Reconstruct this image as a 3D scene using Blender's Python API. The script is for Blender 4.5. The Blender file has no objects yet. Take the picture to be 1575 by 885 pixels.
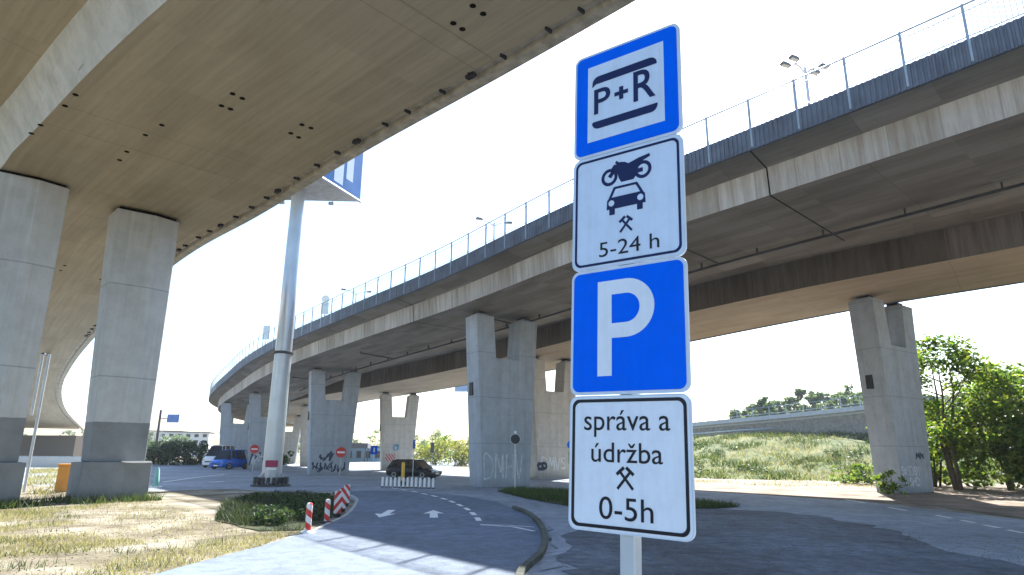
import bpy, bmesh, math, random
import numpy as np
from mathutils import Vector, Matrix
random.seed(7); rng = np.random.default_rng(7)
SC = bpy.context.scene
COL = SC.collection
rad = math.radians

# ------------------------------------------------------------------ camera, sky, sun, exposure
cam = bpy.data.cameras.new('camera'); cam.sensor_width = 36; cam.lens = 22.857
cam.clip_start = .05; cam.clip_end = 4000
cam_o = bpy.data.objects.new('camera', cam); COL.objects.link(cam_o)
cam_o.matrix_world = Matrix.Translation((0, 0, 1.8)) @ Matrix.Rotation(rad(90 + 14.4), 4, 'X') @ Matrix.Rotation(rad(.5), 4, 'Z')
SC.camera = cam_o
SUN_AZ, SUN_EL = rad(22), rad(42.3)          # clockwise from the view axis, above the horizon
w = bpy.data.worlds.new('World'); SC.world = w; w.use_nodes = True
nt = w.node_tree; nt.nodes.clear()
wo = nt.nodes.new('ShaderNodeOutputWorld'); bg = nt.nodes.new('ShaderNodeBackground')
sky = nt.nodes.new('ShaderNodeTexSky'); sky.sky_type = 'NISHITA'; sky.sun_disc = False
sky.sun_elevation = SUN_EL; sky.sun_rotation = SUN_AZ
sky.air_density = 1.5; sky.dust_density = 1.7; sky.ozone_density = 6.0; sky.altitude = 150
bg.inputs['Strength'].default_value = .074
nt.links.new(sky.outputs[0], bg.inputs[0]); nt.links.new(bg.outputs[0], wo.inputs[0])
sl = bpy.data.lights.new('sun', 'SUN'); sl.energy = 5.0; sl.angle = rad(.5); sl.color = (1, .95, .86)
so = bpy.data.objects.new('sun', sl); COL.objects.link(so)
sd = Vector((math.sin(SUN_AZ) * math.cos(SUN_EL), math.cos(SUN_AZ) * math.cos(SUN_EL), math.sin(SUN_EL)))
so.rotation_euler = sd.to_track_quat('Z', 'Y').to_euler(); so.location = (20, 30, 60)
SC.view_settings.view_transform = 'Standard'; SC.view_settings.look = 'None'
SC.view_settings.exposure = 2.15; SC.view_settings.gamma = 1; SC.view_settings.use_curve_mapping = False
SC.view_settings.use_white_balance = True; SC.view_settings.white_balance_temperature = 6200
SC.render.engine = 'CYCLES'
try:
    SC.cycles.use_denoising = True; SC.cycles.max_bounces = 8; SC.cycles.diffuse_bounces = 5
    SC.cycles.transparent_max_bounces = 8
except Exception: pass

# ------------------------------------------------------------------ materials
class NT:
    def __init__(s, name, rough=.85, spec=.3):
        s.m = bpy.data.materials.new(name); s.m.use_nodes = True
        s.t = s.m.node_tree; s.b = s.t.nodes['Principled BSDF']
        s.b.inputs['Roughness'].default_value = rough
        s.b.inputs['Specular IOR Level'].default_value = spec
    def n(s, typ, **kw):
        x = s.t.nodes.new('ShaderNode' + typ)
        for k, v in kw.items():
            if k[0] == 'i' and k[1:].isdigit(): x.inputs[int(k[1:])].default_value = v
            else: setattr(x, k, v)
        return x
    def l(s, a, b): s.t.links.new(a, b)
    def coord(s, kind='Object', scale=(1, 1, 1)):
        c = s.n('TexCoord'); mp = s.n('Mapping'); mp.inputs['Scale'].default_value = scale
        s.l(c.outputs[kind], mp.inputs[0]); return mp.outputs[0]
    def noise(s, vec, scale, detail=4, rough=.55):
        x = s.n('TexNoise'); x.inputs['Scale'].default_value = scale
        x.inputs['Detail'].default_value = detail; x.inputs['Roughness'].default_value = rough
        s.l(vec, x.inputs['Vector']); return x.outputs['Fac']
    def ramp(s, f, stops):
        r = s.n('ValToRGB'); e = r.color_ramp.elements
        while len(e) < len(stops): e.new(.5)
        for el, (p, c) in zip(e, stops):
            el.position = p; el.color = c if len(c) == 4 else (*c, 1)
        s.l(f, r.inputs[0]); return r.outputs[0]
    def mix(s, f, a, b, mode='MIX'):
        x = s.n('Mix', data_type='RGBA', blend_type=mode)
        for sock, v in ((x.inputs[0], f), (x.inputs[6], a), (x.inputs[7], b)):
            if isinstance(v, (int, float)): sock.default_value = v
            elif isinstance(v, tuple): sock.default_value = v if len(v) == 4 else (*v, 1)
            else: s.l(v, sock)
        return x.outputs[2]
    def math(s, op, a, b=0.):
        x = s.n('Math', operation=op)
        for sock, v in ((x.inputs[0], a), (x.inputs[1], b)):
            if isinstance(v, (int, float)): sock.default_value = v
            else: s.l(v, sock)
        return x.outputs[0]
    def sep(s, vec):
        x = s.n('SeparateXYZ'); s.l(vec, x.inputs[0]); return x.outputs
    def color(s, c):
        if isinstance(c, tuple): s.b.inputs['Base Color'].default_value = (*c, 1)
        else: s.l(c, s.b.inputs['Base Color'])
    def bump(s, f, strength=.3, dist=.02):
        x = s.n('Bump'); x.inputs['Strength'].default_value = strength; x.inputs['Distance'].default_value = dist
        s.l(f, x.inputs['Height']); s.l(x.outputs[0], s.b.inputs['Normal'])

def grimy(name, c, spec=.2):
    k = NT(name, .5, spec); v = k.coord('Object')
    f = k.ramp(k.noise(k.coord('Object', (22, 22, 2.2)), 1., 6, .65), [(.45, (1, 1, 1)), (.75, (.8, .78, .74))])
    g = k.ramp(k.noise(v, 9, 8, .7), [(.35, (.86, .86, .85)), (.55, (1, 1, 1))])
    sp = k.ramp(k.noise(v, 160, 2, .5), [(.7, (1, 1, 1)), (.76, (.6, .57, .52))])
    k.color(k.mix(.45, k.mix(.45, k.mix(.4, (*c, 1), f, 'MULTIPLY'), g, 'MULTIPLY'), sp, 'MULTIPLY'))
    k.l(k.ramp(k.noise(v, 14, 6, .7), [(.3, (.38, .38, .38)), (.7, (.62, .62, .62))]), k.b.inputs['Roughness']); return k.m
def plain(name, c, rough=.5, metal=0., spec=.4, var=.12, scale=3.):
    k = NT(name, rough, spec); v = k.coord()
    f = k.noise(v, scale, 5)
    lo = tuple(x * (1 - var) for x in c); hi = tuple(min(1, x * (1 + var)) for x in c)
    k.color(k.ramp(f, [(.3, lo), (.7, hi)])); k.b.inputs['Metallic'].default_value = metal
    return k.m

def lines(k, x, period, width):
    """1 on thin lines every period"""
    f = k.math('FRACT', k.math('DIVIDE', x, period))
    d = k.math('ABSOLUTE', k.math('SUBTRACT', f, .5))
    return k.math('GREATER_THAN', d, .5 - width / period / 2)

def deck_concrete(name, c, board=.16, panel=5.2, stain=.5, tone=.25):
    """board-marked concrete in deck coordinates (u along, v across, metres)"""
    k = NT(name, .9, .2)
    uv = k.coord('UV'); o = k.sep(uv)
    base = k.mix(k.noise(uv, .35, 6, .6), tuple(x * .84 for x in c), tuple(x * 1.13 for x in c))
    brd = k.coord('UV', (.22, 6, 1))
    b = k.ramp(k.noise(brd, 1.0, 2, .4), [(.35, (.93, .93, .93)), (.65, (1.05, 1.05, 1.05))])
    base = k.mix(1., base, b, 'MULTIPLY')
    streak = k.ramp(k.noise(k.coord('UV', (1.5, 14, 1)), 1.0, 3, .6), [(.58, (1, 1, 1)), (.72, (.82, .8, .76))])
    base = k.mix(.8, base, streak, 'MULTIPLY')
    st = k.ramp(k.noise(k.coord('UV', (.18, .5, 1)), 1.0, 7, .65), [(.42, (1, 1, 1)), (.7, (.62, .58, .52))])
    base = k.mix(stain, base, st, 'MULTIPLY')
    cv = k.n('CombineXYZ'); k.l(k.math('FLOOR', k.math('DIVIDE', o[0], 2.35)), cv.inputs[0]); k.l(k.math('FLOOR', k.math('DIVIDE', o[1], .62)), cv.inputs[1])
    wn = k.n('TexWhiteNoise', noise_dimensions='3D'); k.l(cv.outputs[0], wn.inputs['Vector'])
    base = k.mix(tone, base, k.ramp(wn.outputs[0], [(0, (.7, .68, .65)), (1, (1.14, 1.13, 1.1))]), 'MULTIPLY')
    j = lines(k, o[0], panel, .035)
    base = k.mix(k.math('MULTIPLY', j, .45), base, tuple(x * .45 for x in c))
    bl = lines(k, o[1], board, .012)
    base = k.mix(k.math('MULTIPLY', bl, .16), base, tuple(x * .5 for x in c))
    k.color(base)
    k.bump(k.math('ADD', k.noise(uv, 9, 6, .7), k.math('MULTIPLY', bl, -.4)), .35, .012)
    return k.m

def web_concrete(name, c, panel=1.5):
    """girder side: form panels of slightly different tone, run-down stains"""
    k = NT(name, .9, .2)
    uv = k.coord('UV'); o = k.sep(uv)
    base = k.mix(k.noise(uv, .6, 6, .6), tuple(x * .8 for x in c), tuple(x * 1.15 for x in c))
    cell = k.math('FLOOR', k.math('DIVIDE', o[0], panel))
    wn = k.n('TexWhiteNoise', noise_dimensions='1D'); k.l(cell, wn.inputs['W'])
    base = k.mix(1., base, k.ramp(wn.outputs[0], [(0, (.72, .7, .66)), (1, (1.1, 1.1, 1.12))]), 'MULTIPLY')
    run = k.ramp(k.noise(k.coord('UV', (3.5, .25, 1)), 1.0, 6, .7), [(.42, (1, 1, 1)), (.7, (.5, .43, .34))])
    base = k.mix(.85, base, run, 'MULTIPLY')
    j = lines(k, o[0], panel, .04)
    base = k.mix(k.math('MULTIPLY', j, .5), base, tuple(x * .4 for x in c))
    k.color(base); k.bump(k.noise(uv, 10, 6, .7), .3, .012)
    return k.m

def pier_concrete(name, c, lift=2.6, stain=.6):
    k = NT(name, .88, .25)
    v = k.coord('Object'); o = k.sep(v)
    base = k.mix(k.noise(v, .5, 6, .6), tuple(x * .85 for x in c), tuple(x * 1.12 for x in c))
    run = k.ramp(k.noise(k.coord('Object', (2.2, 2.2, .12)), 1.0, 6, .65), [(.45, (1, 1, 1)), (.75, (.62, .6, .56))])
    base = k.mix(stain, base, run, 'MULTIPLY')
    j = lines(k, k.math('ADD', o[2], .2), lift, .035)
    base = k.mix(k.math('MULTIPLY', j, .55), base, tuple(x * .45 for x in c))
    fx = k.math('SUBTRACT', k.math('FRACT', k.math('DIVIDE', k.math('ADD', o[0], k.math('MULTIPLY', o[1], 1.)), 1.1)), .5)
    fz = k.math('SUBTRACT', k.math('FRACT', k.math('DIVIDE', k.math('ADD', o[2], .55), 1.3)), .5)
    tie = k.math('LESS_THAN', k.math('ADD', k.math('MULTIPLY', fx, fx), k.math('MULTIPLY', k.math('MULTIPLY', fz, fz), 1.4)), .0007)
    base = k.mix(k.math('MULTIPLY', tie, .6), base, tuple(x * .35 for x in c))
    vb = lines(k, k.math('ADD', o[0], o[1]), .55, .012)
    base = k.mix(k.math('MULTIPLY', vb, .25), base, tuple(x * .5 for x in c))
    blot = k.ramp(k.noise(v, 1.7, 8, .7), [(.4, (.76, .75, .73)), (.58, (1.06, 1.06, 1.06))])
    base = k.mix(.4, base, blot, 'MULTIPLY')
    spl = k.math('SUBTRACT', k.math('MULTIPLY', k.noise(v, 3.5, 6, .7), 1.5), o[2])
    base = k.mix(k.math('MULTIPLY', k.math('MINIMUM', k.math('MAXIMUM', spl, 0.), 1.), .7), base, tuple(x * .45 for x in c))
    k.color(base)
    pit = k.noise(v, 22, 5, .7)
    k.bump(k.math('ADD', pit, k.math('MULTIPLY', j, -1.)), .3, .012)
    return k.m

def twin_pier_concrete(name, c, paint):
    """grey column with a darker protective coat up to 2.85 m (uneven upper edge) and dirt at the foot"""
    k = NT(name, .85, .25)
    v = k.coord('Object'); o = k.sep(v)
    base = k.mix(k.noise(v, .7, 6, .6), tuple(x * .88 for x in c), tuple(x * 1.1 for x in c))
    vert = k.ramp(k.noise(k.coord('Object', (1.3, 1.3, .05)), 1., 4, .5), [(.35, (.9, .9, .9)), (.65, (1.05, 1.05, 1.05))])
    base = k.mix(.8, base, vert, 'MULTIPLY')
    run = k.ramp(k.noise(k.coord('Object', (3, 3, .14)), 1., 6, .65), [(.48, (1, 1, 1)), (.74, (.7, .68, .64))])
    base = k.mix(.6, base, run, 'MULTIPLY')
    edge = k.math('ADD', o[2], k.math('MULTIPLY', k.noise(v, 1.4, 4), .09))
    lo = k.math('LESS_THAN', edge, 2.9)
    pc = k.mix(k.noise(v, 1.2, 6, .65), tuple(x * .8 for x in paint), tuple(x * 1.25 for x in paint))
    base = k.mix(lo, base, pc)
    j = lines(k, k.math('SUBTRACT', o[2], .95), 3.6, .05)
    j = k.math('MULTIPLY', j, k.math('SUBTRACT', 1, lo))
    base = k.mix(k.math('MULTIPLY', j, .55), base, tuple(x * .45 for x in c))
    base = k.mix(.6, base, k.ramp(k.noise(v, 1.6, 8, .7), [(.38, (.84, .83, .81)), (.6, (1.06, 1.06, 1.06))]), 'MULTIPLY')
    spl = k.math('SUBTRACT', k.math('MULTIPLY', k.noise(v, 3.5, 6, .7), 1.1), o[2])
    base = k.mix(k.math('MULTIPLY', k.math('MINIMUM', k.math('MAXIMUM', spl, 0.), 1.), .5), base, (.13, .11, .08))
    k.color(base); k.bump(k.math('ADD', k.noise(v, 18, 5, .7), k.math('MULTIPLY', j, -1.2)), .3, .012)
    return k.m

def asphalt(name, c, patch=.35, crack=.4, grit=60, mot=.3):
    k = NT(name, .87, .3)
    v = k.coord('Object')
    base = k.mix(k.ramp(k.noise(v, .22, 7, .62), [(.3, (0, 0, 0)), (.7, (1, 1, 1))]), tuple(x * (1 - patch) for x in c), tuple(x * (1 + patch) for x in c))
    g = k.noise(v, grit, 3, .8)
    base = k.mix(.5, base, k.ramp(g, [(.3, (.6, .6, .6)), (.7, (1.3, 1.3, 1.3))]), 'MULTIPLY')
    vo = k.n('TexVoronoi', feature='DISTANCE_TO_EDGE'); vo.inputs['Scale'].default_value = .38
    wv = k.n('VectorMath', operation='ADD'); nz = k.n('TexNoise'); nz.inputs['Scale'].default_value = 1.1; nz.inputs['Detail'].default_value = 5
    k.l(v, nz.inputs['Vector']); k.l(v, wv.inputs[0]); k.l(nz.outputs['Color'], wv.inputs[1]); k.l(wv.outputs[0], vo.inputs['Vector'])
    cr = k.math('LESS_THAN', vo.outputs['Distance'], .006)
    base = k.mix(k.math('MULTIPLY', cr, crack), base, tuple(x * .35 for x in c))
    md = k.ramp(k.noise(v, 2.6, 8, .72), [(.36, (1 - mot,) * 3), (.62, (1 + mot,) * 3)])
    base = k.mix(.75, base, md, 'MULTIPLY')
    chips = k.ramp(k.noise(v, grit * .5, 2, .5), [(.64, (0, 0, 0)), (.7, (1, 1, 1))])
    base = k.mix(k.math('MULTIPLY', chips, .3), base, tuple(min(.5, x * 2.6) for x in c))
    st = k.ramp(k.noise(k.coord('Object', (1.2, .35, 1)), 1., 6, .7), [(.5, (1, 1, 1)), (.72, (.6, .6, .6))])
    base = k.mix(.65, base, st, 'MULTIPLY')
    k.color(base); k.bump(k.math('ADD', g, k.noise(v, 5, 6, .7)), .5, .01)
    return k.m

def soil(name, c1, c2, c3, sc=.35):
    k = NT(name, .95, .1)
    v = k.coord('Object')
    f = k.noise(v, sc, 9, .66)
    col = k.ramp(f, [(.36, c1), (.5, c2), (.64, c3)])
    g = k.noise(v, 14, 6, .75)
    col = k.mix(.6, col, k.ramp(g, [(.3, (.65, .65, .65)), (.7, (1.25, 1.25, 1.25))]), 'MULTIPLY')
    k.color(col); k.bump(k.math('ADD', g, k.noise(v, 2.5, 6, .7)), .8, .05)
    return k.m

def leafmat(name, c1, c2, c3=None, trans=.45, scale=.9):
    k = NT(name, .6, .25)
    v = k.coord('Object')
    gi = k.n('NewGeometry')
    f = k.math('ADD', k.math('MULTIPLY', gi.outputs['Random Per Island'], .6), k.math('MULTIPLY', k.noise(v, scale, 3), .4))
    col = k.ramp(f, [(.25, c1), (.55, c2), (.8, c3 or c2)])
    k.color(col)
    tr = k.n('BsdfTranslucent'); k.l(k.mix(1., col, (1.5, 1.6, .7), 'MULTIPLY'), tr.inputs[0])
    mx = k.n('MixShader'); mx.inputs[0].default_value = trans
    out = k.t.nodes['Material Output']
    k.l(k.b.outputs[0], mx.inputs[1]); k.l(tr.outputs[0], mx.inputs[2]); k.l(mx.outputs[0], out.inputs[0])
    return k.m

M = {}
M['soffit_left'] = deck_concrete('soffit_left', (.40, .345, .245), .14, 9.5, .22)
M['web_left'] = pier_concrete('web_left', (.5, .49, .46), 50)
M['edge'] = plain('edge_concrete', (.42, .38, .3), .9, var=.3)
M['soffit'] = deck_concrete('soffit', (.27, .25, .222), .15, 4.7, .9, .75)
M['soffit_far'] = deck_concrete('soffit_far', (.36, .305, .24), .2, 7.5, .5)
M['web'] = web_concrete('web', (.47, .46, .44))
M['web_far_shaded'] = web_concrete('web_far_shaded', (.2, .17, .14), 3.0)  # darker copy of the girder web; its shade is put into the colour
M['pier'] = pier_concrete('pier', (.39, .435, .49))
M['pier_warm'] = pier_concrete('pier_warm', (.5, .48, .45))
M['twin'] = twin_pier_concrete('twin_pier', (.5, .51, .51), (.2, .212, .22))
M['fascia'] = plain('fascia_panel', (.085, .105, .14), .6, .2, var=.25, scale=1.5)
M['rail'] = plain('painted_rail', (.27, .33, .39), .5, .2, var=.15)
M['galv'] = plain('galvanised', (.5, .52, .54), .45, .5, var=.12)
M['mast'] = plain('mast_paint', (.44, .47, .51), .3, .45, .5, .1, .9)
M['dark'] = plain('dark_metal', (.035, .035, .04), .6, .2)
M['rubber'] = plain('rubber', (.02, .02, .022), .8)
M['hole'] = plain('hole', (.02, .018, .015), .95, spec=.05)
M['white'] = plain('white_paint', (.78, .78, .76), .5, var=.06)
M['marking'] = plain('road_marking', (.68, .68, .66), .75, var=.2, scale=9)
M['red'] = plain('red_reflective', (.5, .025, .022), .45, var=.1)
M['signwhite'] = grimy('sign_white', (.74, .76, .8), .2)
M['signpale'] = grimy('sign_pale', (.62, .69, .79), .2)
M['signblue'] = grimy('sign_blue', (.0, .12, .78), .12)
M['navy'] = plain('sign_navy', (.004, .008, .06), .4, spec=.3, var=.05)
M['black'] = plain('sign_black', (.006, .006, .012), .4, spec=.3, var=.05)
M['rim'] = grimy('sign_rim', (.6, .65, .72), .35)
M['blueface'] = plain('billboard_blue', (.02, .12, .36), .45, var=.25, scale=.6)
M['panelgrey'] = plain('billboard_grey', (.3, .33, .37), .5, .3, var=.2)
M['orange'] = plain('orange_plastic', (.62, .26, .03), .6, var=.12)
M['teal'] = plain('teal_plastic', (.2, .42, .38), .6)
M['yellow'] = plain('yellow_paint', (.7, .42, .03), .5, var=.1)
M['maroon'] = plain('maroon_plate', (.3, .02, .08), .5)
M['graffiti'] = plain('graffiti_paint', (.58, .61, .65), .8, var=.25, scale=5)
M['graffdark'] = plain('graffiti_dark', (.04, .05, .09), .7, var=.3, scale=5)
M['carblack'] = plain('car_black', (.006, .006, .008), .3, .0, .3, .1)
M['carblue'] = plain('car_blue', (.0, .11, .55), .25, .1, .6, .06)
M['glass'] = plain('glass_dark', (.008, .009, .011), .15, 0, .3, .1)
M['lightglass'] = plain('lamp_glass', (.3, .31, .31), .15, 0, .6, .05)
M['taillight'] = plain('tail_light', (.4, .01, .01), .2, 0, .6, .1)
M['alloy'] = plain('alloy', (.4, .41, .42), .35, .6)
M['asphalt_old'] = asphalt('asphalt_old', (.22, .245, .28), .3, .5, 40)
M['asphalt_new'] = asphalt('asphalt_new', (.115, .144, .192), .24, .3, 45)
M['asphalt_rough'] = asphalt('asphalt_rough', (.072, .086, .108), .75, .6, 16, .6)
M['concrete_slab'] = asphalt('concrete_apron', (.36, .355, .34), .12, .3)
M['ground'] = soil('ground_soil', (.10, .085, .055), (.2, .175, .125), (.32, .29, .235), .6)
M['dirt'] = soil('dirt', (.14, .11, .08), (.23, .185, .145), (.3, .25, .205), .5)
M['sand'] = soil('sand', (.13, .115, .08), (.24, .215, .17), (.33, .3, .25), .9)
M['turf'] = soil('turf', (.025, .035, .016), (.045, .055, .025), (.1, .09, .055), .8)
M['bank'] = soil('bank_grass', (.045, .065, .022), (.11, .13, .05), (.19, .175, .085), .8)
M['kerb'] = plain('kerb', (.33, .33, .32), .9, var=.25)
def kerbstone(name, c):
    k = NT(name, .95, .15); uv = k.coord('UV'); v = k.coord('Object'); o = k.sep(uv)
    wn = k.n('TexWhiteNoise', noise_dimensions='1D'); k.l(k.math('FLOOR', o[0]), wn.inputs['W'])
    col = k.mix(k.noise(v, 3, 7, .7), tuple(x * .5 for x in c), tuple(x * 1.5 for x in c))
    col = k.mix(1., col, k.ramp(wn.outputs[0], [(0, (.75, .75, .75)), (1, (1.2, 1.2, 1.2))]), 'MULTIPLY')
    col = k.mix(k.math('MULTIPLY', lines(k, o[0], 1., .03), .85), col, (.01, .012, .008))
    k.color(col); k.bump(k.noise(v, 16, 6, .7), .6, .02); return k.m
M['kerbdark'] = kerbstone('kerb_mossy', (.085, .09, .075))
M['bark'] = plain('bark', (.085, .065, .05), .95, var=.4, scale=8)
M['clod'] = plain('clod', (.2, .17, .12), .95, var=.5, scale=6)
M['leaf'] = leafmat('leaf', (.035, .07, .015), (.095, .15, .028), (.22, .235, .05), .5)
M['leaf_dark'] = leafmat('leaf_dark', (.012, .03, .01), (.03, .06, .018), (.07, .1, .03), .3)
M['leaf_hazed'] = leafmat('leaf_far_hazed', (.06, .1, .07), (.1, .14, .085), (.14, .17, .1), .4)  # paler, bluer leaves: distance haze mixed into the colour
M['leaf_yellow'] = leafmat('leaf_dry', (.1, .12, .03), (.2, .2, .05), (.3, .27, .09), .4)
M['drygrass'] = leafmat('dry_grass', (.17, .145, .075), (.27, .235, .14), (.37, .33, .22), .3)
M['vergegrass_shaded'] = leafmat('verge_grass', (.012, .024, .01), (.028, .042, .016), (.07, .08, .035), .25)  # darker copy of the green grass; the verge's shade is put into the colour
M['greengrass'] = leafmat('green_grass', (.025, .045, .014), (.05, .078, .024), (.11, .13, .045), .35)
M['wall_pale'] = plain('render_pale', (.55, .55, .53), .9, var=.1, scale=.4)
M['wall_cream'] = plain('render_cream', (.58, .52, .42), .9, var=.1, scale=.4)
M['wall_teal'] = plain('cladding_blue', (.2, .33, .42), .7, var=.12, scale=.4)
M['roof'] = plain('roof_dark', (.05, .055, .065), .8, var=.2)

# ------------------------------------------------------------------ mesh helpers
class MB:
    def __init__(s): s.v = []; s.f = []; s.mi = []; s.uv = {}; s.cur = 0
    def quad(s, *p):
        i = len(s.v); s.v += [tuple(q) for q in p]; s.f.append(tuple(range(i, i + len(p)))); s.mi.append(s.cur)
    def face(s, idx): s.f.append(tuple(idx)); s.mi.append(s.cur)
    def box(s, c, d, rz=0., rx=0., ry=0., taper=1.):
        i = len(s.v); R = Matrix.Rotation(rz, 3, 'Z') @ Matrix.Rotation(rx, 3, 'X') @ Matrix.Rotation(ry, 3, 'Y')
        for z in (-.5, .5):
            t = taper if z > 0 else 1.
            for x, y in ((-.5, -.5), (.5, -.5), (.5, .5), (-.5, .5)):
                p = R @ Vector((x * d[0] * t, y * d[1] * t, z * d[2])); s.v.append((p.x + c[0], p.y + c[1], p.z + c[2]))
        for f in ((3, 2, 1, 0), (4, 5, 6, 7), (0, 1, 5, 4), (1, 2, 6, 5), (2, 3, 7, 6), (3, 0, 4, 7)):
            s.face([i + k for k in f])
        return s
    def tube(s, pts, r, n=10, cap=True):
        pts = [Vector(p) for p in pts]; m = len(pts); i0 = len(s.v)
        rs = r if isinstance(r, (list, tuple)) else [r] * m
        prev = None
        for k, p in enumerate(pts):
            d = (pts[min(k + 1, m - 1)] - pts[max(k - 1, 0)]).normalized()
            if prev is None:
                a = d.orthogonal().normalized()
            else:
                a = (prev - d * prev.dot(d)).normalized()
            prev = a; b = d.cross(a)
            for j in range(n):
                t = 2 * math.pi * j / n
                q = p + (a * math.cos(t) + b * math.sin(t)) * rs[k]; s.v.append(tuple(q))
        for k in range(m - 1):
            for j in range(n):
                s.face([i0 + k * n + j, i0 + k * n + (j + 1) % n, i0 + (k + 1) * n + (j + 1) % n, i0 + (k + 1) * n + j])
        if cap:
            s.face([i0 + j for j in range(n)][::-1]); s.face([i0 + (m - 1) * n + j for j in range(n)])
        return s
    def lathe(s, prof, c=(0, 0, 0), n=20, axis='Z'):
        i0 = len(s.v)
        for r, z in prof:
            for j in range(n):
                t = 2 * math.pi * j / n; x, y = r * math.cos(t), r * math.sin(t)
                p = (x, y, z) if axis == 'Z' else ((x, z, y) if axis == 'Y' else (z, x, y))
                s.v.append((p[0] + c[0], p[1] + c[1], p[2] + c[2]))
        m = len(prof)
        for k in range(m - 1):
            for j in range(n):
                s.face([i0 + k * n + j, i0 + k * n + (j + 1) % n, i0 + (k + 1) * n + (j + 1) % n, i0 + (k + 1) * n + j])
        s.face([i0 + j for j in range(n)][::-1]); s.face([i0 + (m - 1) * n + j for j in range(n)])
        return s
    def prism(s, poly, a, b, plane='XZ'):
        """polygon in a plane, extruded along the third axis from a to b"""
        i0 = len(s.v); n = len(poly)
        for t in (a, b):
            for x, y in poly:
                s.v.append({'XZ': (x, t, y), 'XY': (x, y, t), 'YZ': (t, x, y)}[plane])
        s.face([i0 + j for j in range(n)]); s.face([i0 + n + j for j in range(n)][::-1])
        for j in range(n):
            s.face([i0 + j, i0 + n + j, i0 + n + (j + 1) % n, i0 + (j + 1) % n])
        return s
    def build(s, name, mats, parent=None, smooth=False, bevel=0., loc=None, rz=0., fix=True):
        me = bpy.data.meshes.new(name); me.from_pydata(s.v, [], s.f)
        for m in (mats if isinstance(mats, (list, tuple)) else [mats]): me.materials.append(m)
        if any(s.mi): me.polygons.foreach_set('material_index', s.mi)
        if s.uv:
            ul = me.uv_layers.new(name='UVMap')
            for p in me.polygons:
                u = s.uv.get(p.index)
                if u:
                    for li, c in zip(p.loop_indices, u): ul.data[li].uv = c
        elif fix:
            bm = bmesh.new(); bm.from_mesh(me); bmesh.ops.recalc_face_normals(bm, faces=bm.faces); bm.to_mesh(me); bm.free()
        if smooth:
            me.polygons.foreach_set('use_smooth', [True] * len(me.polygons))
            try: me.set_sharp_from_angle(angle=rad(40))
            except Exception: pass
        me.update()
        o = bpy.data.objects.new(name, me); COL.objects.link(o)
        if parent: o.parent = parent
        if loc: o.location = loc
        if rz: o.rotation_euler.z = rz
        if bevel:
            b = o.modifiers.new('bevel', 'BEVEL'); b.width = bevel; b.segments = 2; b.limit_method = 'ANGLE'
        return o

def tag(o, label, cat, group=None, kind=None):
    o['label'] = label; o['category'] = cat
    if group: o['group'] = group
    if kind: o['kind'] = kind
    return o
def thing(name, label, cat, loc=(0, 0, 0), rz=0., group=None):
    o = bpy.data.objects.new(name, None); COL.objects.link(o); o.empty_display_size = .3
    o.location = loc; o.rotation_euler = (0, 0, rz)
    return tag(o, label, cat, group)
def copy_tree(o, parent=None):
    c = o.copy(); COL.objects.link(c)
    if parent: c.parent = parent; c.matrix_parent_inverse = o.matrix_parent_inverse
    for ch in list(o.children): copy_tree(ch, c)
    return c
def structure(o, label=None):
    o['kind'] = 'structure'
    if label: o['label'] = label
    return o
def arrays_mesh(name, V, F, mat, parent=None):
    me = bpy.data.meshes.new(name); n, k = F.shape
    me.vertices.add(len(V)); me.vertices.foreach_set('co', V.astype(np.float32).ravel())
    me.loops.add(n * k); me.loops.foreach_set('vertex_index', F.astype(np.int32).ravel())
    me.polygons.add(n); me.polygons.foreach_set('loop_start', np.arange(0, n * k, k, dtype=np.int32))
    me.update(calc_edges=True); me.validate()
    me.materials.append(mat)
    o = bpy.data.objects.new(name, me); COL.objects.link(o)
    if parent: o.parent = parent
    return o

# ------------------------------------------------------------------ paths and swept decks
def catmull(P, step=1.0):
    P = [np.array(p, float) for p in P]; out = []
    P = [2 * P[0] - P[1]] + P + [2 * P[-1] - P[-2]]
    for i in range(1, len(P) - 2):
        a, b, c, d = P[i - 1:i + 3]; L = np.linalg.norm(c - b); n = max(2, int(L / step))
        for k in range(n):
            t = k / n
            out.append(.5 * (2 * b + (c - a) * t + (2 * a - 5 * b + 4 * c - d) * t * t + (3 * b - a - 3 * c + d) * t ** 3))
    out.append(P[-2]); return np.array(out)
class Path:
    def __init__(s, P, step=1., smooth=0):
        q = catmull(P, step)
        for _ in range(smooth): q[1:-1] = (q[:-2] + 2 * q[1:-1] + q[2:]) / 4
        s.q = q; d = np.hypot(*(q[1:, :2] - q[:-1, :2]).T); s.s = np.concatenate([[0], np.cumsum(d)]); s.L = s.s[-1]
    def at(s, t): return np.array([np.interp(t, s.s, s.q[:, k]) for k in range(s.q.shape[1])])
    def dir(s, t):
        a, b = s.at(max(0, t - 1.5)), s.at(min(s.L, t + 1.5)); d = (b - a)[:2]; return d / np.linalg.norm(d)
    def nor(s, t): d = s.dir(t); return np.array([d[1], -d[0]])
    def pt(s, t, n, dz):
        p = s.at(t); q = p[:2] + s.nor(t) * n; return (q[0], q[1], p[2] + dz)
    def near(s, x, y):
        ts = np.linspace(0, s.L, 1200); p = np.array([s.at(t)[:2] for t in ts])
        return ts[np.argmin(np.hypot(p[:, 0] - x, p[:, 1] - y))]
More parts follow.
